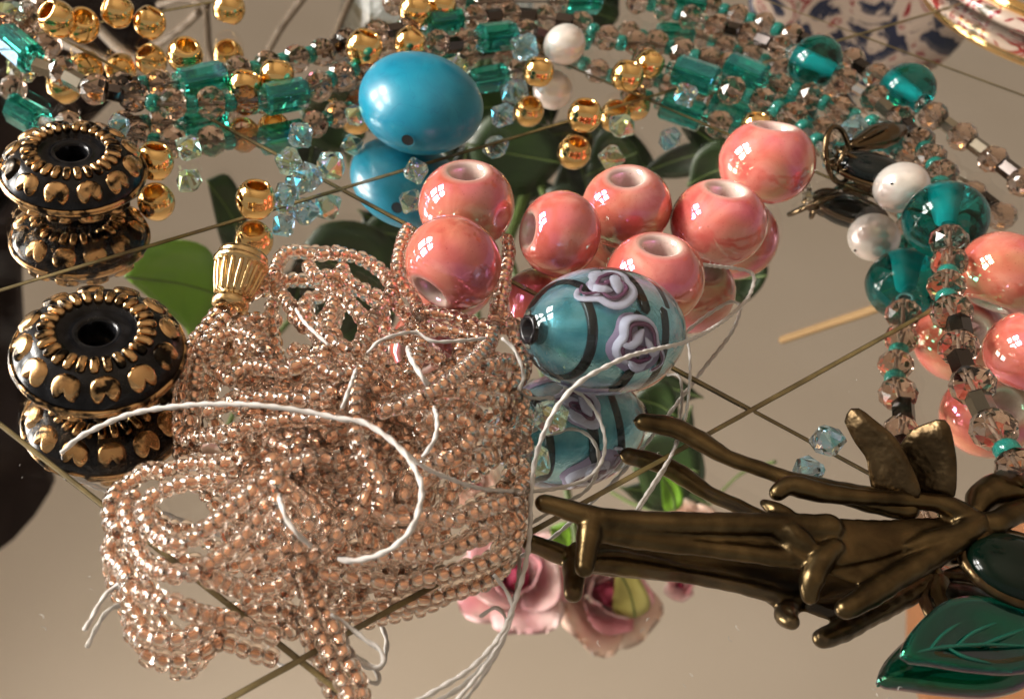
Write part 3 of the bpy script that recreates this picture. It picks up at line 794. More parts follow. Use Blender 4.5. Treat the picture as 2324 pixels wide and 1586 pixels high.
lampb.rotation_quaternion = Matrix((lax, ly, lz)).transposed().to_quaternion()
tag(lampb, "aqua blue glass bead with black spiral stripes and pale pink roses inside", "bead")
A_, B_ = 1.17, 0.86
outer = [(0.14, 0.0), (0.14, 0.98 * A_), (0.20, 1.0 * A_)] + [(B_ * math.cos(t), A_ * math.sin(t) * (1 - 0.02 * math.cos(t))) for t in np.linspace(1.25, -1.25, 30)] + [(0.20, -1.0 * A_), (0.14, -0.98 * A_)]
toX = Matrix.Rotation(math.pi / 2, 4, 'Y')
link("glass_shell", Bag().add(lathe(outer, 64), 0, toX).mesh("glass_shell", [m_shell]), lampb)
core = [(0.15, 0.90 * A_)] + [(0.61 * B_ * math.cos(t), 0.80 * A_ * math.sin(t)) for t in np.linspace(1.3, -1.3, 26)] + [(0.15, -0.90 * A_)]
link("foil_core", Bag().add(lathe(core, 56), 0, toX).mesh("foil_core", [m_foil]), lampb)
def onbead(xn, ang, k=0.84):
    k = k - 0.205
    """point on the inner surface: xn along the bead -1..1, ang round it (0 = up, + towards the viewer)"""
    r = B_ * k * math.sqrt(max(0.0, 1 - xn * xn))
    return np.array([A_ * k * xn * 1.04, -r * math.sin(ang) , r * math.cos(ang)])
# ly points away from or towards the viewer: make + ang mean towards the viewer
sgn = 1.0 if (-ly) @ v > 0 else -1.0
ob = lambda xn, ang, k=0.84: onbead(xn, ang * sgn, k)
for (x0, x1, a0) in ((0.62, 0.52, 0.0), (-0.10, -0.28, 0.5), (-0.62, -0.72, 0.3)):
    pts = [ob(x0 + (x1 - x0) * t, a0 + t * 2 * math.pi * 0.98, 0.845) for t in np.linspace(0, 1, 60)]
    link("stripe", mesh_of("stripe", *tube(pts, 0.075, 8, flat=0.6), [m_stripe]), lampb)
link("bore", Bag().add(lathe([(0.13, -1.0 * A_), (0.19, -1.01 * A_), (0.19, -0.93 * A_), (0.15, -0.9 * A_), (0.15, 0.9 * A_), (0.19, 0.93 * A_), (0.19, 1.01 * A_), (0.13, 1.0 * A_)], 28), 0, toX).mesh("bore", [m_stripe]), lampb)
def rose_in_bead(xc, ac, s, rot):
    def pt(px, py, k):
        return ob(xc + 0.30 * s * (math.cos(rot) * px - math.sin(rot) * py) / A_, ac + 0.34 * s * (math.sin(rot) * px + math.cos(rot) * py) / (B_ * 0.75), k)
    th = np.linspace(-0.5, 2 * math.pi * 1.15, 60)
    rad_ = np.linspace(1.08, 0.42, 60) * (1 + 0.13 * np.cos(3 * th + 0.8) + 0.07 * np.cos(5 * th))
    r = link("rose", mesh_of("rose", *tube([pt(1.25 * q * math.cos(t), 0.78 * q * math.sin(t), 0.88 + 0.05 * i / 60) for i, (t, q) in enumerate(zip(th, rad_))], [0.03, 0.085, 0.10, 0.095, 0.085, 0.075, 0.065, 0.03], 10, flat=0.4), [m_rose]), lampb)
    link("heart_line", mesh_of("heart_line", *tube([pt(1.25 * (q - 0.20) * math.cos(t), 0.78 * (q - 0.20) * math.sin(t), 0.945 + 0.05 * i / 60) for i, (t, q) in enumerate(zip(th, rad_)) if q > 0.3], [0.014, 0.03, 0.03, 0.028, 0.02], 6), [m_rose2]), r)
    V, Fc = [pt(0, 0, .90)], []
    for j in range(1, 6):
        for i in range(28):
            t = 2 * math.pi * i / 28; q = j / 5 * 1.08 * (1 + 0.10 * math.cos(3 * t + 0.8) + 0.05 * math.cos(5 * t))
            V.append(pt(1.25 * q * math.cos(t), 0.78 * q * math.sin(t), .90 - .025 * j / 5 - (0.04 if j == 5 else 0)))
    for i in range(28): Fc.append((0, 1 + i, 1 + (i + 1) % 28))
    for j in range(4):
        for i in range(28): Fc.append((1 + j * 28 + i, 1 + (j + 1) * 28 + i, 1 + (j + 1) * 28 + (i + 1) % 28, 1 + j * 28 + (i + 1) % 28))
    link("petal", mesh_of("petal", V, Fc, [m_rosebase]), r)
    for (u0, v0, u1, v1, w) in ((-.9, -.15, -.1, .45, .1), (-.35, -.35, .55, -.2, .11), (.1, .3, .9, .25, .09)):
        link("petal", mesh_of("petal", *tube(smooth_path([pt(u0, v0, .94), pt((u0 + u1) / 2 + .05, (v0 + v1) / 2 - .16, .955), pt(u1, v1, .94)], .04), [w * .3, w, w, w * .3], 10, flat=.5), [m_rose]), r)
    link("heart", mesh_of("heart", *ellipsoid(12, 8, .07, .05, .035), [m_rose2]), r, pt(0, 0, 0.95))
rose_in_bead(-0.10, 1.16, 1.45, math.pi * .9)
rose_in_bead(0.20, -0.2, 1.2, 0.1)
rose_in_bead(-0.02, 2.9, 1.05, 0.4)
rose_in_bead(0.1, -1.7, 1.05, 0.2)

# ------------------------------------------------------------------ tangle of rose copper seed beads
def seed_mesh():
    n = 12
    bag = Bag()
    bag.add(lathe([(0.42, 0.58), (0.66, 0.68), (0.90, 0.52), (1.0, 0.18), (1.0, -0.18), (0.90, -0.52), (0.66, -0.68), (0.42, -0.58)], n), 0)
    bag.add(lathe([(0.40, 0.56), (0.40, -0.56)], 10, closed=False), 1)
    return bag
seed_bag = seed_mesh()
seed_me = seed_bag.mesh("seed_bead", [m_seedglass, m_lining])
hank = empty("seed_bead_tangle", at(790, 950, 0))
tag(hank, "tangled heap of rose copper seed bead strings with loops in the middle of the mirror", "beads")
HB = [(640, 565), (760, 560), (850, 600), (905, 650), (950, 700), (1190, 720), (1205, 1000), (1200, 1160), (1130, 1240), (1000, 1300), (850, 1330), (700, 1330),
      (560, 1330), (470, 1420), (370, 1450), (300, 1380), (255, 1250), (250, 1150), (330, 1060), (420, 1000), (405, 900), (430, 790), (500, 690), (600, 630)]
def inside(x, y, poly):
    c = False
    for i in range(len(poly)):
        (x1, y1), (x2, y2) = poly[i], poly[i - 1]
        if (y1 > y) != (y2 > y) and x < (x2 - x1) * (y - y1) / (y2 - y1) + x1: c = not c
    return c
def edge_dist(x, y, poly):
    best = 1e9
    for i in range(len(poly)):
        a = np.array(poly[i], float); b = np.array(poly[i - 1], float); q = np.array([x, y])
        t = np.clip((q - a) @ (b - a) / ((b - a) @ (b - a)), 0, 1)
        best = min(best, np.linalg.norm(q - a - t * (b - a)))
    return best
HOLES = [[(770, 700), (850, 660), (880, 700), (830, 760), (790, 790), (755, 740)], [(345, 1150), (400, 1150), (430, 1190), (400, 1230), (350, 1200)], [(1070, 1055), (1130, 1060), (1130, 1095), (1060, 1110)],
         [(455, 900), (500, 900), (500, 970), (455, 970)], [(1070, 960), (1100, 950), (1110, 1010), (1075, 1010)], [(880, 1275), (1010, 1265), (1060, 1235), (1060, 1275), (960, 1305), (880, 1310)], [(560, 1345), (640, 1340), (660, 1420), (600, 1400)], [(340, 1375), (400, 1380), (420, 1420), (350, 1430)],
         [(470, 1080), (500, 1080), (500, 1120), (470, 1110)]]
def dome(x, y):
    return 0.11 + (0.95 * (1 - math.exp(-edge_dist(x, y, HB) / 130.0)) if inside(x, y, HB) else 0.0)
traced = [
    [(708, 579), (753, 576), (804, 582), (838, 596), (873, 624), (890, 658), (873, 689), (850, 720), (830, 745)],
    [(762, 572), (699, 572), (650, 574), (628, 606), (620, 636), (637, 668), (661, 696), (690, 740)],
    [(630, 627), (561, 658), (510, 696), (472, 737), (438, 778), (420, 819), (414, 871), (410, 922), (410, 974), (430, 1000)],
    [(600, 655), (561, 675), (517, 716), (486, 751), (458, 792), (445, 836), (441, 888), (438, 922), (431, 957)],
    [(410, 977), (430, 988), (479, 988), (527, 981), (578, 964), (664, 950), (762, 953), (830, 965)],
    [(520, 1046), (503, 1051), (431, 1051), (372, 1068), (335, 1068), (302, 1089), (268, 1112), (254, 1146), (251, 1182), (268, 1208), (250, 1240), (255, 1268), (280, 1292), (296, 1322), (290, 1350), (300, 1376), (318, 1400), (335, 1439), (379, 1450), (420, 1446), (458, 1429), (496, 1405), (534, 1412), (572, 1429), (620, 1442)],
    [(300, 1130), (286, 1158), (304, 1202), (311, 1240), (335, 1281), (379, 1299), (424, 1302), (465, 1285), (520, 1250), (570, 1200), (600, 1150)],
    [(321, 1343), (355, 1357), (403, 1371), (441, 1390), (490, 1400)],
    [(479, 1309), (534, 1333), (578, 1336), (613, 1333), (647, 1316), (681, 1292), (716, 1254), (750, 1226), (790, 1190), (825, 1140), (850, 1080)],
    [(500, 1085), (420, 1095), (362, 1117), (331, 1144), (331, 1178), (355, 1213), (410, 1233), (458, 1206), (493, 1182), (527, 1151), (561, 1127), (596, 1092), (640, 1060), (700, 1040)],
    [(670, 1270), (681, 1295), (699, 1350), (709, 1402), (730, 1446), (747, 1484), (763, 1522), (785, 1560), (805, 1610)],
    [(700, 1300), (718, 1350), (742, 1395), (763, 1439), (787, 1498), (811, 1540), (830, 1610)],
    [(800, 1275), (873, 1264), (897, 1261), (931, 1261), (966, 1257), (1000, 1250), (1034, 1240), (1075, 1223), (1113, 1209), (1154, 1192), (1178, 1161), (1189, 1120)],
    [(700, 1290), (742, 1305), (811, 1309), (852, 1319), (883, 1326), (914, 1326), (948, 1316), (985, 1308), (1030, 1296), (1075, 1285), (1120, 1268), (1154, 1245), (1180, 1200)],
    [(1150, 723), (1178, 785), (1189, 837), (1164, 888), (1194, 940), (1182, 991), (1158, 1032), (1194, 1080), (1170, 1130), (1178, 1170)],
    [(1151, 545), (1155, 575), (1147, 613), (1141, 665), (1130, 710), (1120, 751), (1103, 785), (1072, 819), (1031, 854), (993, 881), (955, 902), (914, 919), (870, 930)],
    [(925, 520), (914, 545), (904, 586), (904, 627), (921, 655), (941, 682), (952, 723), (955, 765), (952, 802), (930, 850)],
    [(720, 630), (766, 624), (804, 648), (828, 661), (859, 675), (900, 690)],
    [(740, 650), (777, 672), (804, 699), (828, 730), (838, 751), (821, 782), (787, 792), (742, 764), (708, 747), (670, 720)],
    [(960, 712), (972, 710), (1010, 713), (1051, 727), (1086, 737), (1137, 741), (1182, 737)],
    [(960, 747), (983, 747), (1017, 747), (1051, 758), (1079, 764), (1100, 775)],
    [(960, 890), (1051, 888), (1103, 905), (1154, 909), (1190, 900)],
    [(1060, 985), (1086, 981), (1130, 984), (1165, 1000), (1190, 1010)],
    [(1000, 1040), (1051, 1039), (1103, 1036), (1148, 1022), (1189, 1001)],
    [(960, 950), (1038, 950), (1068, 974), (1051, 1019), (1010, 1043), (960, 1060)],
    [(830, 850), (811, 878), (808, 922), (808, 988), (825, 1026), (849, 1070), (870, 1110), (860, 1150)],
    [(620, 1050), (630, 1090), (625, 1130), (640, 1180), (670, 1220), (680, 1270)],
    [(520, 860), (570, 830), (640, 840), (700, 820), (760, 850), (820, 840), (880, 870)],
    [(480, 930), (540, 910), (600, 900), (680, 905), (740, 890)],
    [(1050, 820), (1100, 830), (1150, 820), (1180, 850), (1160, 880), (1110, 870)],
    [(850, 1160), (900, 1180), (960, 1170), (1020, 1180), (1080, 1160), (1130, 1140)],
    [(560, 1280), (610, 1260), (660, 1240), (700, 1200), (690, 1150), (650, 1110)],
]
SR, ST = 0.108, 0.146
def clear_of_beads(p):
    q = p
    for (c, r) in SOLID:
        d = q - c
        L_ = np.linalg.norm(d)
        if L_ < r: q = c + d / (L_ + 1e-9) * r
    return q
SOLID = []
for o in bpy.data.objects:
    if o.name.startswith("coral_bead"): SOLID.append((np.array(o.location), o.scale[0] * 0.93 + SR))
SOLID.append((np.array(lamp_c), 0.95))
def lay(path_px, zf):
    P = [at(x, y, max(0.10, zf(x, y))) for x, y in path_px]
    sp = smooth_path(P, ST)
    return sp
rs = random.Random(5)
all_beads = []       # (point, axis)
hank_threads = []
def add_strand(sp):
    hank_threads.append(sp)
    for i in range(len(sp)):
        a = sp[min(i + 1, len(sp) - 1)] - sp[max(i - 1, 0)]
        p = clear_of_beads(sp[i])
        all_beads.append((p, a + np.array([rs.gauss(0, .03) for _ in range(3)])))
for k, tr_ in enumerate(traced):
    off = rs.uniform(-.02, .12)
    hi = k in (15,)
    add_strand(lay(tr_, lambda x, y: dome(x, y) + off * (1 if inside(x, y, HB) else 0) + (0.12 if hi else 0)))
n_traced = len(all_beads)
# the strings under and between them, wandering inside the heap
tries = 0
HF = [(640, 590), (760, 590), (860, 640), (950, 720), (1100, 740), (1165, 800), (1110, 900), (1150, 960), (1050, 1040), (1150, 1110), (1080, 1190), (900, 1240), (720, 1260), (560, 1240), (500, 1200), (520, 1120), (560, 1050), (470, 990), (450, 880), (480, 790), (540, 710), (610, 660)]
while len(all_beads) < 1060 and tries < 900:
    tries += 1
    x, y = rs.uniform(260, 1200), rs.uniform(570, 1420)
    if not inside(x, y, HF): continue
    ang = rs.uniform(0, 2 * math.pi); curv = rs.uniform(-.22, .22); lev = rs.uniform(0.12, 0.93)
    pts = []
    for s_ in range(rs.randint(9, 22)):
        if not inside(x, y, HF) or any(inside(x, y, h_) for h_ in HOLES): break
        pts.append((x, y))
        curv += rs.uniform(-.15, .15); curv = max(-.5, min(.5, curv)); ang += curv
        x += 30 * math.cos(ang); y += 26 * math.sin(ang)
    if len(pts) < 4: continue
    add_strand(lay(pts, lambda x, y: 0.08 + (dome(x, y) - 0.08) * (lev + 0.1 * math.sin(x / 60.0 + y / 47.0))))
def nearness(i):
    return depth(all_beads[i][0]) + (0 if i < n_traced else 3.0)
order = sorted(range(len(all_beads)), key=nearness)
h0 = np.array(hank.location)
for i in order[:300]:
    p, a = all_beads[i]
    sc = SR * rs.uniform(.90, 1.08)
    link("seed_bead", seed_me, hank, p - h0, zquat(a, rs.uniform(0, 6)), (sc, sc, sc * rs.uniform(.85, 1.12)))
rest = Bag()
sv0 = np.array(seed_bag.V); nv = len(sv0)
Vs, Fs, Ms = [], [], []
for i in order[300:]:
    p, a = all_beads[i]
    q = np.array(zquat(a, rs.uniform(0, 6)).to_matrix())
    sc = SR * rs.uniform(.90, 1.08)
    o = len(Vs) * nv
    Vs.append((sv0 * [1, 1, rs.uniform(.85, 1.12)]) @ q.T * sc + (p - h0))
    Fs += [tuple(k + o for k in f) for f in seed_bag.F]; Ms += seed_bag.M
o = link("seed_beads", mesh_of("seed_beads", np.concatenate(Vs).tolist(), Fs, [m_seedglass, m_lining], True, Ms), hank)
tag(o, kind='stuff')
tb = Bag()
for sp in hank_threads: tb.add(tube(sp - h0, 0.022, 4, cap=False))
link("stringing_thread", tb.mesh("stringing_thread", [m_thread]), hank)

# ------------------------------------------------------------------ loose white cotton threads
def fuzzy(Q, r):
    bag = Bag().add(tube(Q, r, 10, twist=16.0, ply=0.22))
    for i in range(2, len(Q) - 2, 5):
        d = np.array([rs.gauss(0, 1), rs.gauss(0, 1), abs(rs.gauss(0, .8))]); d /= np.linalg.norm(d)
        t = Q[i + 1] - Q[i]; t /= np.linalg.norm(t) + 1e-9
        e = d * r * rs.uniform(1.4, 2.6) + t * r * rs.uniform(-2, 2)
        bag.add(tube([Q[i] + d * r * .6, Q[i] + e * .6, Q[i] + e + t * r * .6], .0022, 3, cap=False))
    return bag.V, bag.F
def thread(label, pts, r=0.034):
    P = [at(x, y, z) for x, y, z in pts]
    o = link("cotton_thread", mesh_of("cotton_thread", *fuzzy(smooth_path(P, 0.03), r * 0.78), [m_thread]))
    return tag(o, label, "thread", "white cotton threads")
thread("long white thread curling from the nearer rondelle over the bead tangle into a hook", [(140, 1027, .12), (170, 1000, .25), (205, 978, .4), (300, 938, .7), (420, 920, .95), (520, 917, 1.1), (600, 921, 1.2), (700, 935, 1.25), (770, 950, 1.3), (820, 957, 1.35), (870, 985, 1.38), (915, 1025, 1.38), (945, 1070, 1.36), (957, 1110, 1.34), (950, 1160, 1.32), (930, 1205, 1.2), (895, 1240, 1.05), (850, 1262, .9), (800, 1272, .75), (770, 1268, .65)], .036)
thread("white thread running from the hooked thread to a loop before the flowered bead", [(915, 1020, 1.3), (950, 1052, 1.25), (1010, 1082, 1.1), (1090, 1108, .75), (1160, 1114, .5), (1220, 1114, .25), (1290, 1102, .08), (1340, 1080, .05), (1368, 1040, .05), (1372, 990, .05), (1355, 940, .1), (1325, 900, .2), (1300, 885, .3), (1280, 878, .35)], .028)
thread("white thread hanging over the flowered bead and down to the lower edge", [(1590, 600, .8), (1630, 605, .5), (1680, 611, .25), (1706, 620, .2), (1711, 640, .2), (1695, 680, .25), (1650, 722, .4), (1600, 755, .7), (1550, 778, 1.05), (1500, 790, 1.3), (1430, 808, 1.55), (1370, 835, 1.6), (1315, 868, 1.55), (1270, 915, 1.35), (1235, 980, 1.0), (1213, 1050, .6), (1205, 1130, .35), (1203, 1200, .2), (1195, 1270, .12), (1180, 1330, .08), (1160, 1390, .06), (1130, 1450, .05), (1070, 1515, .05), (1000, 1560, .05), (930, 1600, .05)], .033)
thread("short white thread joining the long one above the lower edge", [(1122, 1305, .3), (1140, 1328, .12), (1156, 1355, .06), (1163, 1390, .05), (1150, 1430, .05), (1115, 1490, .05), (1070, 1550, .05), (1025, 1600, .05)], .026)
thread("white thread dropping straight down right of the flowered bead behind the brass branch", [(1556, 755, .3), (1565, 800, .12), (1566, 860, .06), (1560, 920, .05), (1550, 970, .05), (1525, 1030, .05), (1490, 1085, .05), (1445, 1155, .05)], .024)
thread("small white loop of thread beside the hanging bead tail", [(752, 1395, .2), (790, 1420, .12), (830, 1452, .1), (858, 1470, .1), (870, 1490, .1), (866, 1508, .08), (850, 1514, .05), (820, 1500, .05), (790, 1478, .05), (772, 1455, .06)], .03)
thread("cut end of white thread sticking out left of the bead loops", [(285, 1315, .15), (262, 1330, .08), (238, 1352, .05), (220, 1380, .04), (205, 1408, .04), (192, 1428, .06)], .03)
thread("short bright white thread stub in the upper part of the bead tangle", [(925, 790, 1.0), (932, 812, 1.22), (945, 835, 1.27), (960, 858, 1.27), (970, 872, 1.2)], .036)
thread("slanting white thread piece left of the stub in the bead tangle", [(808, 840, 1.1), (798, 868, 1.3), (788, 895, 1.32), (777, 925, 1.28)], .028)
thread("curved white thread piece in the middle right of the bead tangle", [(985, 925, 1.05), (992, 950, 1.25), (990, 985, 1.26), (978, 1012, 1.25), (960, 1035, 1.1)], .03)
thread("bent white thread piece low in the bead tangle above its tail", [(632, 1120, .9), (638, 1145, 1.2), (652, 1180, 1.2), (675, 1210, 1.15), (705, 1238, 1.0)], .03)
thread("thin white thread across the upper left of the bead tangle", [(672, 702, .8), (690, 730, 1.0), (715, 755, 1.08), (745, 782, 1.1)], .026)
thread("thin white thread bridging the top middle of the bead tangle", [(835, 800, 1.0), (860, 775, 1.15), (900, 760, 1.18), (945, 755, 1.1), (985, 775, 1.1), (1060, 772, 1.05), (1100, 768, .9)], .026)
thread("white thread curving down between the bead tangle and the flowered bead", [(1140, 768, .9), (1165, 790, .85), (1182, 825, .75), (1188, 858, .6), (1178, 890, .5), (1205, 903, .3), (1255, 902, .15)], .028)

# ------------------------------------------------------------------ antique brass branch pendant with leaves
br = empty("brass_branch", at(1980, 1180, 0))
tag(br, "antique brass branch shaped pendant with long twigs and upright hammered leaves", "pendant")
bo = np.array(br.location)
cast = Bag()      # everything that was poured as one piece
def limb(name, pts, radii, flat=1.0, parent=None, sides=14, fused=False):
    P = [at(x, y, z) - bo for x, y, z in pts]
    Q = smooth_path(P, 0.05); n = len(Q)
    rr = np.interp(np.linspace(0, 1, n), np.linspace(0, 1, len(radii)), [q * 1.14 for q in radii])
    rr = rr * (1 + 0.05 * np.sin(np.arange(n) * 0.9 + len(pts)) * np.sin(np.arange(n) * 0.37))
    t0, t1 = Q[0] - Q[1], Q[-1] - Q[-2]; t0 /= np.linalg.norm(t0); t1 /= np.linalg.norm(t1)
    a_ = np.array([.98, .87, .6, .3]); b_ = np.sqrt(1 - a_ ** 2)
    Q = np.concatenate([[Q[0] + t0 * rr[0] * k for k in a_], Q, [Q[-1] + t1 * rr[-1] * k for k in a_[::-1]]])
    radii = list(rr[0] * b_) + list(rr) + list(rr[-1] * b_[::-1])
    if fused:
        return cast.add(tube(Q, radii, sides, flat=flat))
    return link(name, mesh_of(name, *tube(Q, radii, sides, flat=flat), [m_brass]), parent or br)
limb("twig", [(1462, 958, .22), (1490, 962, .23), (1534, 972, .24), (1588, 1000, .24), (1652, 1038, .25), (1721, 1062, .27), (1800, 1090, .3), (1880, 1110, .33), (1967, 1132, .36), (2050, 1150, .38)], [.11, .125, .125, .10, .09, .095, .11, .13, .15, .16], 0.8)
limb("twig", [(1236, 1142, .28), (1262, 1148, .29), (1300, 1160, .30), (1350, 1172, .32), (1440, 1182, .34), (1560, 1186, .36), (1700, 1188, .38), (1800, 1192, .40), (1880, 1196, .42)], [.10, .115, .11, .115, .115, .115, .12, .13, .14], 0.9, fused=True)
limb("twig", [(1325, 1290, .14), (1328, 1268, .18), (1335, 1235, .22), (1352, 1212, .20), (1400, 1212, .17), (1480, 1224, .16), (1600, 1242, .17), (1700, 1255, .19), (1790, 1266, .23), (1860, 1270, .28)], [.085, .10, .115, .135, .12, .10, .10, .105, .11, .10], 0.9, fused=True)
limb("twig", [(1345, 1176, .30), (1338, 1205, .25), (1332, 1245, .19), (1326, 1288, .15)], [.12, .12, .11, .10], fused=True)
web = [(1350, 1190, .18), (1500, 1206, .18), (1700, 1222, .20), (1840, 1236, .24)]
limb("web_plate", web, [.16, .19, .22, .26], 0.38, fused=True)
# palm plate: a thick sheet with raised rims
def plate(name, outline, thick, mat_, z_bulge=0.0, parent=None):
    P = np.array([at(x, y, z) for x, y, z in outline]) - bo
    P = smooth_path(list(P) + [P[0]], 0.12)[:-1]
    c = P.mean(0); n = len(P); V = []
    for k, (s, h) in enumerate(((1.0, -thick / 2), (1.03, 0), (1.0, thick / 2), (.86, thick / 2 + z_bulge * .5), (.5, thick / 2 + z_bulge))):
        V += [c + (p - c) * s + np.array([0, 0, h]) for p in P]
    V += [c + np.array([0, 0, thick / 2 + z_bulge * 1.1]), c - np.array([0, 0, thick / 2])]
    Fc = []
    for j in range(4):
        for i in range(n): Fc.append((j * n + i, j * n + (i + 1) % n, (j + 1) * n + (i + 1) % n, (j + 1) * n + i))
    for i in range(n):
        Fc.append((4 * n + i, 4 * n + (i + 1) % n, 5 * n)); Fc.append(((i + 1) % n, i, 5 * n + 1))
    return cast.add((V, Fc))
plate("palm_plate", [(1770, 1175, .36), (1860, 1180, .36), (2000, 1185, .36), (2120, 1180, .36), (2200, 1195, .38), (2190, 1225, .38), (2100, 1235, .36), (2000, 1268, .34), (1900, 1288, .32), (1835, 1288, .3), (1780, 1240, .32)], .12, m_brass, .02)
limb("ridge", [(1765, 1118, .42), (1785, 1102, .48), (1812, 1104, .5), (1870, 1118, .5), (1960, 1128, .5), (2060, 1134, .5), (2140, 1145, .5), (2200, 1178, .48), (2230, 1200, .45)], [.09, .12, .11, .09, .085, .09, .10, .13, .14], 0.9, fused=True)
limb("ridge", [(2215, 1190, .46), (2180, 1212, .46), (2120, 1222, .44), (2060, 1240, .42)], [.15, .12, .09, .04], fused=True)
limb("spur", [(1735, 1142, .36), (1748, 1150, .40), (1775, 1166, .42), (1815, 1182, .42)], [.05, .09, .09, .05], fused=True)
limb("spur", [(1772, 1212, .38), (1790, 1202, .44), (1815, 1222, .42), (1850, 1248, .38)], [.07, .10, .10, .06], fused=True)
limb("finger", [(1838, 1352, .16), (1838, 1332, .22), (1848, 1300, .3), (1866, 1268, .36), (1890, 1245, .36)], [.085, .115, .12, .12, .11], fused=True)
limb("finger", [(1918, 1382, .20), (1948, 1366, .23), (1988, 1340, .27), (2040, 1308, .31), (2100, 1272, .35), (2160, 1235, .4), (2200, 1205, .42)], [.10, .125, .12, .12, .12, .12, .12], fused=True)
limb("web_plate", [(1880, 1290, .27), (1960, 1300, .27), (2060, 1270, .3), (2150, 1235, .33)], [.08, .16, .15, .10], 0.3, fused=True)
cb = link("cast_body", cast.mesh("cast_body", [m_brass]), br)
rm = cb.modifiers.new("fuse", 'REMESH'); rm.mode = 'VOXEL'; rm.voxel_size = 0.026; rm.use_smooth_shade = True
sm = cb.modifiers.new("soften", 'SMOOTH'); sm.iterations = 3; sm.factor = 0.5
# upright hammered leaves
def leaf_plate(name, outline, base, thick=0.07, curl=0.025):
    """a thick leaf standing up from the branch; outline in photo pixels, built on an upright sheet through the base point"""
    b0 = at(base[0], base[1], base[2])
    nrm = camdir(b0) * 1.0; nrm[2] *= 0.55; nrm /= np.linalg.norm(nrm)
    pts = []
    for (x, y) in outline:
        d = R @ np.array([x - CX, y - CY, FPX]); t = ((b0 - CAM) @ nrm) / (d @ nrm); pts.append(CAM + d * t - bo)
    P = smooth_path(pts + [pts[0]], 0.09)[:-1]
    c = P.mean(0); n = len(P); V = []
    for (s, h) in ((0.97, -thick / 2), (1.0, 0), (0.97, thick / 2), (0.6, thick / 2 - curl * .5), (0.3, thick / 2 - curl)):
        V += [c + (p - c) * s + nrm * h for p in P]
    V += [c + nrm * (thick / 2 - curl * 1.1), c - nrm * (thick / 2 + curl)]
    Fc = []
    for j in range(4):
        for i in range(n): Fc.append((j * n + i, j * n + (i + 1) % n, (j + 1) * n + (i + 1) % n, (j + 1) * n + i))
    for i in range(n):
        Fc.append((4 * n + i, 4 * n + (i + 1) % n, 5 * n)); Fc.append(((i + 1) % n, i, 5 * n + 1))
    return link(name, mesh_of(name, V, Fc, [m_leafbrass]), br)
m_leafbrass = mat("hammered_brass", (0.23, 0.15, 0.06), 0.33, 1.0)
noise_color(m_leafbrass, (0.060, 0.040, 0.021), (0.125, 0.085, 0.043), 3.0, rand=False); bump(m_leafbrass, 5.5, 0.55, 0.06, 2)
leaf_plate("leaf", [(1916, 956), (1926, 930), (1950, 926), (1985, 952), (2030, 990), (2064, 1045), (2090, 1125), (2030, 1135), (1988, 1130), (1972, 1080), (1966, 1040), (1938, 1000)], (2030, 1140, .40))
leaf_plate("leaf", [(2040, 1012), (2068, 976), (2108, 958), (2136, 950), (2154, 962), (2166, 1008), (2172, 1062), (2162, 1135), (2100, 1140), (2034, 1135), (2026, 1070)], (2112, 1146, .36))
limb("twig", [(2215, 1160, .42), (2230, 1130, .45), (2265, 1112, .5), (2310, 1105, .52), (2360, 1110, .5)], [.10, .16, .19, .19, .17])
limb("twig", [(2205, 1185, .42), (2250, 1190, .5), (2300, 1165, .55), (2360, 1150, .55)], [.14, .12, .12, .12])
m_greenstone = mat("dark_green_stone", (0.0006, 0.0045, 0.0026), 0.14, IOR=1.36)
so = link("setting", mesh_of("setting", *tube([at(2310, 1290, .35) - bo + np.array([.62 * math.cos(i * .2094), .5 * math.sin(i * .2094), 0]) for i in range(31)], .065, 10), [m_leafbrass]), br)
link("stone", mesh_of("stone", *ellipsoid(28, 16, .58, .46, .26), [m_greenstone]), so, at(2310, 1290, .4) - bo)
limb("twig", [(2225, 1215, .4), (2222, 1260, .36), (2235, 1310, .3), (2290, 1350, .25), (2350, 1365, .22)], [.13, .13, .10, .08, .08])

# ------------------------------------------------------------------ green glass leaf bead
m_leafglass = glass("green_leaf_glass", (0.0015, 0.105, 0.070), rough=0.02, ior=1.5, film=520, filmior=1.8, trans=0.95)
lg = empty("glass_leaf", at(2200, 1470, .22))
tag(lg, "dark green glass leaf bead with carved veins and a violet edge at the lower right", "bead")
lo = np.array(lg.location)
out_px = [(2040, 1490), (2052, 1455), (2085, 1412), (2130, 1374), (2180, 1358), (2240, 1360), (2320, 1385), (2400, 1420), (2420, 1470), (2380, 1510), (2300, 1530), (2200, 1524), (2110, 1510), (2062, 1504)]
PL = np.array([at(x, y, .19 + (y - 1440) * -0.0006) for x, y in out_px]) - lo
PL = smooth_path(list(PL) + [PL[0]], .1)[:-1]
cL = PL.mean(0); nL = len(PL); VL = []
for (s, h) in ((.55, -.12), (.9, -.11), (1.0, -.01), (.985, .06), (.9, .075), (.55, .03), (.25, .0)):
    VL += [cL + (p - cL) * s + np.array([0, 0, h]) for p in PL]
VL += [cL + np.array([0, 0, -.01]), cL + np.array([0, 0, -.12])]
FL = []
for j in range(6):
    for i in range(nL): FL.append((j * nL + i, j * nL + (i + 1) % nL, (j + 1) * nL + (i + 1) % nL, (j + 1) * nL + i))
for i in range(nL):
    FL.append((6 * nL + i, 6 * nL + (i + 1) % nL, 7 * nL)); FL.append(((i + 1) % nL, i, 7 * nL + 1))
link("blade", mesh_of("blade", VL, FL, [m_leafglass]), lg)
m_vein = glass("vein_glass", (0.02, 0.34, 0.24), rough=0.08, trans=0.8)
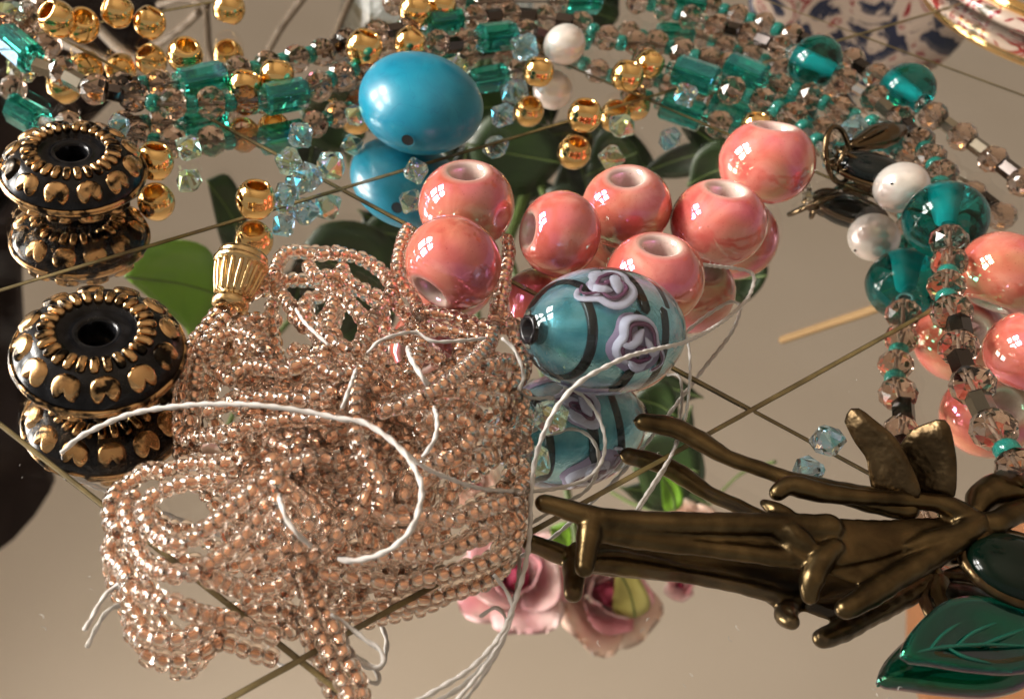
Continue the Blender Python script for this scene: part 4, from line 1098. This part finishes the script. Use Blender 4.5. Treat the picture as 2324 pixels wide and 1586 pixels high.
for vp in ([(2052, 1488), (2130, 1470), (2230, 1462), (2330, 1465)], [(2110, 1474), (2140, 1440), (2190, 1405)], [(2170, 1466), (2210, 1435), (2270, 1410)], [(2150, 1468), (2190, 1490), (2250, 1505)], [(2230, 1462), (2290, 1440), (2330, 1425)]):
    link("vein", mesh_of("vein", *tube(smooth_path([at(x, y, .215) - lo for x, y in vp], .05), [.012, .022, .02, .01], 6), [m_vein]), lg)

# ------------------------------------------------------------------ what the mirror shows: bouquet, vase, twigs, curtain, post, dish
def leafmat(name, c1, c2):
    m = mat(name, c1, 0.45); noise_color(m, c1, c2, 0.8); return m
m_lf = [leafmat("bright_leaf", (0.10, 0.235, 0.010), (0.13, 0.27, 0.014)), leafmat("dark_leaf", (0.008, 0.021, 0.003), (0.017, 0.042, 0.006)), leafmat("yellow_leaf", (0.33, 0.29, 0.07), (0.40, 0.36, 0.12))]  # the dark_leaf green has the shade of leaves turned from the window in it
m_stem = mat("green_stem", (0.085, 0.13, 0.03), 0.5)
bq = empty("rose_bouquet", (2, 33, 0)); bqo = np.array(bq.location)
tag(bq, "bouquet of pink roses with green leaves, seen upside down in the mirror", "flowers")
def leaf3(px, m, dh, name="leaf", parent=bq, org=None, curl=0.4):
    """leaf outline given as mirror image: tip, side, base, side in photo pixels"""
    org = bqo if org is None else org
    P = [mir(x, y, dh) for x, y in px]
    P = smooth_path(P + [P[0]], np.linalg.norm(P[0] - P[len(P) // 2]) / 9)[:-1]
    c = P.mean(0); n = len(P)
    nr = np.cross(P[0] - c, P[n // 4] - c); nr /= np.linalg.norm(nr) + 1e-9
    V = []
    for s, h in ((1, 0), (.66, -.06), (.33, -.1)):
        V += [c + (p - c) * s + nr * h * curl * 3 - org for p in P]
    V.append(c - nr * .36 * curl - org)
    k0 = len(V)
    V += [v_ - nr * 0.05 for v_ in V]
    Fc = []
    for j in range(2):
        for i in range(n): Fc.append((j * n + i, j * n + (i + 1) % n, (j + 1) * n + (i + 1) % n, (j + 1) * n + i))
    for i in range(n): Fc.append((2 * n + i, 2 * n + (i + 1) % n, 3 * n))
    Fc += [tuple(i + k0 for i in f[::-1]) for f in Fc]
    for i in range(n): Fc.append((i, k0 + i, k0 + (i + 1) % n, (i + 1) % n))
    o = link(name, mesh_of(name, V, Fc, [m]), parent)
    h_ = n // 2
    link('midrib', mesh_of('midrib', *tube(smooth_path([P[0] - org, c - nr * .36 * curl - org - camdir(c) * 0 , P[h_] - org], .2), .035, 6), [m_stem]), o)
    return o
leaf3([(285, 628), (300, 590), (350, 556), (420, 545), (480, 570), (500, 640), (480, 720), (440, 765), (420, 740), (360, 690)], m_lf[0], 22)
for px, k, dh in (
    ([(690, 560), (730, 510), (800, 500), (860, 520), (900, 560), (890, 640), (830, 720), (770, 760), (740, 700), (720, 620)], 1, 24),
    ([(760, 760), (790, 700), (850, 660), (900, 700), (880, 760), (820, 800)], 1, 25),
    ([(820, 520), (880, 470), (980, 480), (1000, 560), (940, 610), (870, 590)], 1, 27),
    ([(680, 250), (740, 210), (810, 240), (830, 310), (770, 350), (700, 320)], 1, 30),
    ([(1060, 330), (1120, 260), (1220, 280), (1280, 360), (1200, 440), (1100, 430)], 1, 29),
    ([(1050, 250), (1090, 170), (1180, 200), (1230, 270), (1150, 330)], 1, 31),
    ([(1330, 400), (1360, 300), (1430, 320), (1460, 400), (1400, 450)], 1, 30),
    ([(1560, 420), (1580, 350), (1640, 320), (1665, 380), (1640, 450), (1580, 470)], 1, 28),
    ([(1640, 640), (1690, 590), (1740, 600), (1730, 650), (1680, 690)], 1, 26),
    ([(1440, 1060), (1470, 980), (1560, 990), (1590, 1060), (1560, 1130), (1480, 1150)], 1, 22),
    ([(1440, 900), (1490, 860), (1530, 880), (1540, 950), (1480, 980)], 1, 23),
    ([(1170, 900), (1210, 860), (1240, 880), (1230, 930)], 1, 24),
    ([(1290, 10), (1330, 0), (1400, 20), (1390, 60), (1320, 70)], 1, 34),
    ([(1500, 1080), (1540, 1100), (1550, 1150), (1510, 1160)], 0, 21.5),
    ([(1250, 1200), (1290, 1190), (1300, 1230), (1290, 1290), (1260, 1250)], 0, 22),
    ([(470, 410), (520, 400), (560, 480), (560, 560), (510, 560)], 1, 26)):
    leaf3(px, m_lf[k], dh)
rl2 = random.Random(21)
m_deep = leafmat("shaded_leaf", (0.004, 0.010, 0.002), (0.010, 0.024, 0.004))  # leaf green darkened further, shade of the dense foliage put into the colour
for (x0, y0, x1, y1, cnt, dh0) in ((1030, 150, 1300, 470, 15, 31), (680, 190, 830, 350, 5, 31), (860, 430, 1010, 600, 5, 28), (690, 500, 900, 790, 10, 25.5), (1290, 230, 1460, 470, 6, 30), (1540, 320, 1680, 470, 4, 28.5), (1480, 860, 1590, 1150, 5, 23.5), (1290, 0, 1400, 70, 3, 34)):
    for _ in range(cnt):
        x, y = rl2.uniform(x0, x1), rl2.uniform(y0, y1); a = rl2.uniform(0, 6.28); L_ = rl2.uniform(60, 105); w_ = L_ * rl2.uniform(.32, .45)
        ca, sa = math.cos(a), math.sin(a)
        px = [(x + ca * u * L_ - sa * q * w_, y + sa * u * L_ + ca * q * w_) for u, q in ((1.12, 0), (1.0, .06), (.6, .62), (0, 1), (-.6, .72), (-.95, .1), (-.95, -.1), (-.6, -.72), (0, -1), (.6, -.62), (1.0, -.06))]
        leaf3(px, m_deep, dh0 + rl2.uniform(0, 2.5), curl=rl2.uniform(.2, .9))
for pts, r in (([(1105, 90), (1108, 200), (1105, 300), (1080, 420)], .16), ([(1155, 60), (1160, 200), (1150, 330), (1120, 460)], .13), ([(1215, 90), (1215, 240), (1210, 380), (1150, 560)], .15), ([(1180, 120), (1190, 300), (1240, 460)], .1),
               ([(1090, 60), (1080, 300), (980, 540), (860, 560)], .1), ([(1060, 420), (1100, 800), (1200, 1240)], .12), ([(1120, 460), (1250, 900), (1330, 1340)], .12), ([(900, 550), (760, 900), (660, 1240)], .1), ([(820, 560), (600, 800), (490, 1050)], .1), ([(1390, 1120), (1450, 1150), (1560, 1170)], .07), ([(1600, 1160), (1680, 1080), (1760, 1050)], .05)):
    n_ = len(pts)
    P = [mir(x, y, 33 - 9 * i / (n_ - 1) * min(1.0, y / 900)) - bqo for i, (x, y) in enumerate(pts)]
    link("stem", mesh_of("stem", *tube(smooth_path(P, .4), r * 1.15, 8), [m_stem]), bq)
def rosemat(name, inner, outer):
    m = mat(name, outer, 0.95, IOR=1.2, Subsurface_Weight=0.1, Subsurface_Radius=(.3, .15, .1))
    noise_color(m, inner, outer, 0.55, 3, .38, .62); return m
m_ro = [rosemat("pink_petal", (0.70, 0.30, 0.34), (0.86, 0.62, 0.60)), rosemat("cream_petal", (0.78, 0.50, 0.40), (0.86, 0.70, 0.58)), rosemat("deep_petal", (0.36, 0.045, 0.10), (0.52, 0.10, 0.17))]
def petal_mesh(name, m, rho, h, half, flare):
    V, Fc = [], []
    nu, nv_ = 11, 9
    for j in range(nv_):
        t = j / (nv_ - 1)
        for i in range(nu):
            q = -1 + 2 * i / (nu - 1)
            hw = half * math.sin(math.pi * (0.18 + 0.62 * t)) ** 0.6
            fl = max(0.0, t - .6)
            ro = rho * (1 + .07 * math.sin(4.3 * q + 9 * rho + 2 * t) * t) * (.28 + .72 * math.sin(min(1, t * 1.15) * math.pi / 2)) + flare * fl * fl * 4 * (1 - .25 * q * q) - rho * .10 * q * q
            z = h * t * (1 - .16 * q * q * t + .07 * math.sin(6.1 * q + 5 * half) * t) - flare * fl * fl * 2.2
            V.append((ro * math.sin(q * hw), -ro * math.cos(q * hw), z))
    n0 = len(V); V += [(x * .96, y * .96, z - .01) for x, y, z in V]
    for j in range(nv_ - 1):
        for i in range(nu - 1):
            a = j * nu + i; Fc.append((a, a + 1, a + nu + 1, a + nu)); Fc.append((n0 + a, n0 + a + nu, n0 + a + nu + 1, n0 + a + 1))
    for i in range(nu - 1): Fc.append((n0 - nu + i, n0 - nu + i + 1, 2 * n0 - nu + i + 1, 2 * n0 - nu + i)); Fc.append((i + 1, i, n0 + i, n0 + i + 1))
    for j in range(nv_ - 1):
        a = j * nu; Fc.append((a, a + nu, n0 + a + nu, n0 + a)); a = j * nu + nu - 1; Fc.append((a + nu, a, n0 + a, n0 + a + nu))
    return mesh_of(name, V, Fc, [m])
PM = {}
def rose(px, py, dh, size, outer, inner, tiltdir, seed):
    c = mir(px, py, dh)
    r = link("rose", None, bq, c - bqo, zquat(tiltdir))
    rr = random.Random(seed)
    link("heart", mesh_of("heart", *ellipsoid(16, 10, .2 * size, .2 * size, .42 * size), [m_ro[2]]), r, (0, 0, .35 * size))
    for lay_, (cnt, rho, h, half, m, flare) in enumerate(((3, .26, .86, 1.35, 2, .02), (3, .46, .92, 1.3, inner, .08), (3, .74, .90, 1.15, inner, .22), (4, 1.0, .72, 1.0, outer, .42))):
        key = (lay_, m, round(size, 2))
        if key not in PM: PM[key] = petal_mesh("petal", m_ro[m], rho * size * .78, h * size, half, flare * size)
        for k in range(cnt):
            a = 2 * math.pi * k / cnt + lay_ * 0.7 + rr.uniform(-.2, .2)
            o = link("petal", PM[key], r, (0, 0, rr.uniform(-.05, .05) * size))
            o.rotation_euler = (rr.uniform(-.10, .10), rr.uniform(-.10, .10), a)
    return r
toc = lambda px, py, dh: (lambda d: d / np.linalg.norm(d))(np.array([0, 0, -9.3]) - mir(px, py, dh))
rose(1180, 1325, 22, 2.05, 0, 0, toc(1190, 1335, 22) * .8 + np.array([-.15, 0, -.3]), 3)
rose(1350, 1350, 23.5, 2.0, 1, 0, toc(1345, 1390, 23) * .8 + np.array([.35, 0, -.1]), 4)
rose(700, 1190, 23, 1.2, 0, 0, toc(700, 1190, 23), 5)
rose(480, 1050, 24, 1.0, 0, 1, toc(480, 1050, 24), 6)
rose(1080, 1090, 25, 1.0, 1, 1, toc(1080, 1090, 25), 8)
rose(1545, 1330, 25, .55, 0, 0, toc(1545, 1330, 25), 9)
rose(1570, 1190, 24, .8, 1, 1, toc(1570, 1190, 24), 10)
leaf3([(1400, 1290), (1440, 1300), (1478, 1375), (1440, 1405), (1395, 1390)], m_lf[2], 22.5)
vz = mir(985, 60, 34); vz[2] = 0
vase = empty("glass_vase", vz); tag(vase, "clear glass vase holding the roses, beyond the far strands", "vase")
m_vase = glass("vase_glass", (0.92, 0.95, 0.93), ior=1.45)
link("wall", mesh_of("wall", *lathe([(0, 0.0), (2.6, 0.0), (2.9, .3), (3.2, 4), (3.6, 9.0), (3.5, 9.05), (3.05, 4), (2.7, .6), (0, .5)], 36, closed=False), [m_vase]), vase)
tw = empty("dried_twigs", mir(420, 100, 33)); two = np.array(tw.location); m_twig = mat("twig_bark", (0.10, 0.065, 0.035), 0.7); m_twig2 = mat("orange_twig", (0.26, 0.155, 0.06), 0.7)
tag(tw, "bunch of thin brown dried twigs mirrored between the gold beads", "twigs")
for pts, r, m in (([(570, 180), (606, 122), (640, 62), (700, -20)], .12, m_twig), ([(700, 130), (753, 90), (775, 45), (800, -10)], .11, m_twig), ([(150, 100), (220, 130), (300, 175), (380, 220)], .18, m_twig), ([(200, 40), (240, 85), (280, 120), (330, 150)], .16, m_twig), ([(340, 115), (380, 90), (420, 60), (450, 30)], .13, m_twig), ([(467, 10), (470, 60), (476, 130), (500, 170)], .12, m_twig), ([(320, 118), (372, 128)], .12, m_twig2), ([(360, 10), (420, -2), (470, 15)], .12, m_twig)):
    link("twig", mesh_of("twig", *tube(smooth_path([mir(x, y, 33 - 2.0 * i) - two for i, (x, y) in enumerate(pts)], .4), r, 7), [m]), tw)
sk = link("wooden_stick", mesh_of("wooden_stick", *tube(smooth_path([mir(1775, 772, 29), mir(1880, 737, 28), mir(1990, 700, 27), mir(2180, 630, 26), mir(2330, 560, 25)], .3), .13, 10), [m_twig2]))
tag(sk, "thin orange wooden stick mirrored below the two pearls", "stick")
# dark curtain far left
cur_px = [(380, -60), (345, 90), (300, 185), (200, 250), (110, 320), (55, 430), (38, 600), (48, 800), (80, 1000), (112, 1120), (85, 1170), (40, 1215), (-10, 1275), (-160, 1330), (-420, 1330), (-700, 900), (-760, 300), (-560, -60)]
CP = np.array([mir(x, y, 62) for x, y in cur_px])
CP = smooth_path(list(CP) + [CP[0]], 4.0)[:-1]
cc = CP.mean(0); nC = len(CP); Vc = []
for (s, th) in ((1, 0), (.8, 2), (.6, -2), (.4, 2), (.2, -1)):
    Vc += [cc + (p - cc) * s + np.array([0, th + 2.2 * math.sin(p[0] * .35), 0]) * (1 if s < 1 else .4) for p in CP]
nn_ = len(Vc); Vc += [v_ + np.array([0, 1.5, 0]) for v_ in Vc]
Fc = []
for j in range(4):
    for i in range(nC): Fc.append((j * nC + i, j * nC + (i + 1) % nC, (j + 1) * nC + (i + 1) % nC, (j + 1) * nC + i))
Fc.append(tuple(4 * nC + i for i in range(nC)))
Fc += [tuple(k + nn_ for k in f[::-1]) for f in Fc]
for i in range(nC): Fc.append((i, nn_ + i, nn_ + (i + 1) % nC, (i + 1) % nC))
tag(link("brown_curtain", mesh_of("brown_curtain", Vc, Fc, [m_curtain])), "dark brown curtain mirrored along the left edge", "curtain")
# warm wooden post, lower right
PW = np.array([mir(x, y, 58) for x, y in [(2175, 1290), (2150, 1320), (2116, 1400), (2108, 1500), (2106, 1640), (2480, 1640), (2480, 1290)]])
Vp = [tuple(p) for p in PW] + [tuple(p + np.array([0, 5.0, 0])) for p in PW]
nP = len(PW); Fp = [tuple(range(nP)), tuple(range(2 * nP - 1, nP - 1, -1))] + [(i, nP + i, nP + (i + 1) % nP, (i + 1) % nP) for i in range(nP)]
post = link("wooden_post", mesh_of("wooden_post", Vp, Fp, [m_wood], False))
tag(post, "orange brown wooden post mirrored beside the green glass leaf", "post")
# patterned dish with a gilded rim beyond the upper right corner
m_dish = mat("painted_porcelain", (0.7, 0.6, 0.52), 0.15)
nt, N, b_ = nodes(m_dish)
tc = N.new("ShaderNodeTexCoord"); n1 = N.new("ShaderNodeTexNoise"); n1.inputs["Scale"].default_value = 0.62; n1.inputs["Detail"].default_value = 3; n1.inputs["Distortion"].default_value = 1.6
r1 = N.new("ShaderNodeValToRGB"); r1.color_ramp.interpolation = 'CONSTANT'
els = r1.color_ramp.elements
els[0].position = 0; els[0].color = (0.02, 0.025, 0.05, 1); els[1].position = .44; els[1].color = (0.62, 0.50, 0.42, 1)
els[1].color = (0.42, 0.33, 0.27, 1); e = els.new(.56); e.color = (0.20, 0.015, 0.02, 1); e = els.new(.61); e.color = (0.40, 0.31, 0.26, 1); e = els.new(.66); e.color = (0.10, 0.08, 0.05, 1)
nt.links.new(tc.outputs["Object"], n1.inputs["Vector"]); nt.links.new(n1.outputs["Fac"], r1.inputs[0]); nt.links.new(r1.outputs[0], b_.inputs["Base Color"])
g0, g1 = at(2226, -22, .42), at(2352, 38, .42)
dd = g1 - g0; per = np.array([-dd[1], dd[0], 0]); per /= np.linalg.norm(per)
if per[1] < 0: per = -per
RD = 3.6
dc = (g0 + g1) / 2 + per * math.sqrt(RD ** 2 - (np.linalg.norm(dd) / 2) ** 2); dc[2] = 0
dish = empty("painted_bangle", dc); tag(dish, "painted porcelain bangle with a gilded edge at the upper right corner", "bangle")
link("band", mesh_of("band", *lathe([(RD - .5, .03), (RD + .20, .03), (RD + .27, .12), (RD + .18, .26), (RD - .02, .32), (RD - .5, .32)], 72), [m_dish]), dish)
link("gold_edge", mesh_of("gold_edge", *tube([(RD * math.cos(i * .0785) * .97, RD * math.sin(i * .0785) * .97, .40) for i in range(81)], .15, 10), [m_gold]), dish)
pd = mir(1960, -38, 46)
plate_o = empty("painted_plate", pd); plate_o.rotation_mode = 'QUATERNION'; plate_o.rotation_quaternion = zquat(np.array([-.25, -.8, -.45]))
tag(plate_o, "painted cream, navy and red plate mirrored above the far strands", "plate")
link("plate_body", mesh_of("plate_body", *lathe([(0, 0), (2.4, 0.0), (4.4, .5), (4.5, .35), (2.5, -.3), (0, -.3)], 56, closed=False), [m_dish]), plate_o)

# lint and dust specks lying on the glass
lint = Bag()
rl = random.Random(3)
for _ in range(34):
    x, y = rl.uniform(0, 2324), rl.uniform(200, 1586)
    p = at(x, y, .012); a = rl.uniform(0, 6.3); L_ = rl.uniform(.02, .07)
    q = [p, p + np.array([math.cos(a), math.sin(a), 0.1]) * L_ * .5, p + np.array([math.cos(a + .6), math.sin(a + .6), 0]) * L_]
    lint.add(tube(smooth_path(q, .01), .0028, 4))
tag(link("lint", lint.mesh("lint", [m_thread])), kind='stuff')
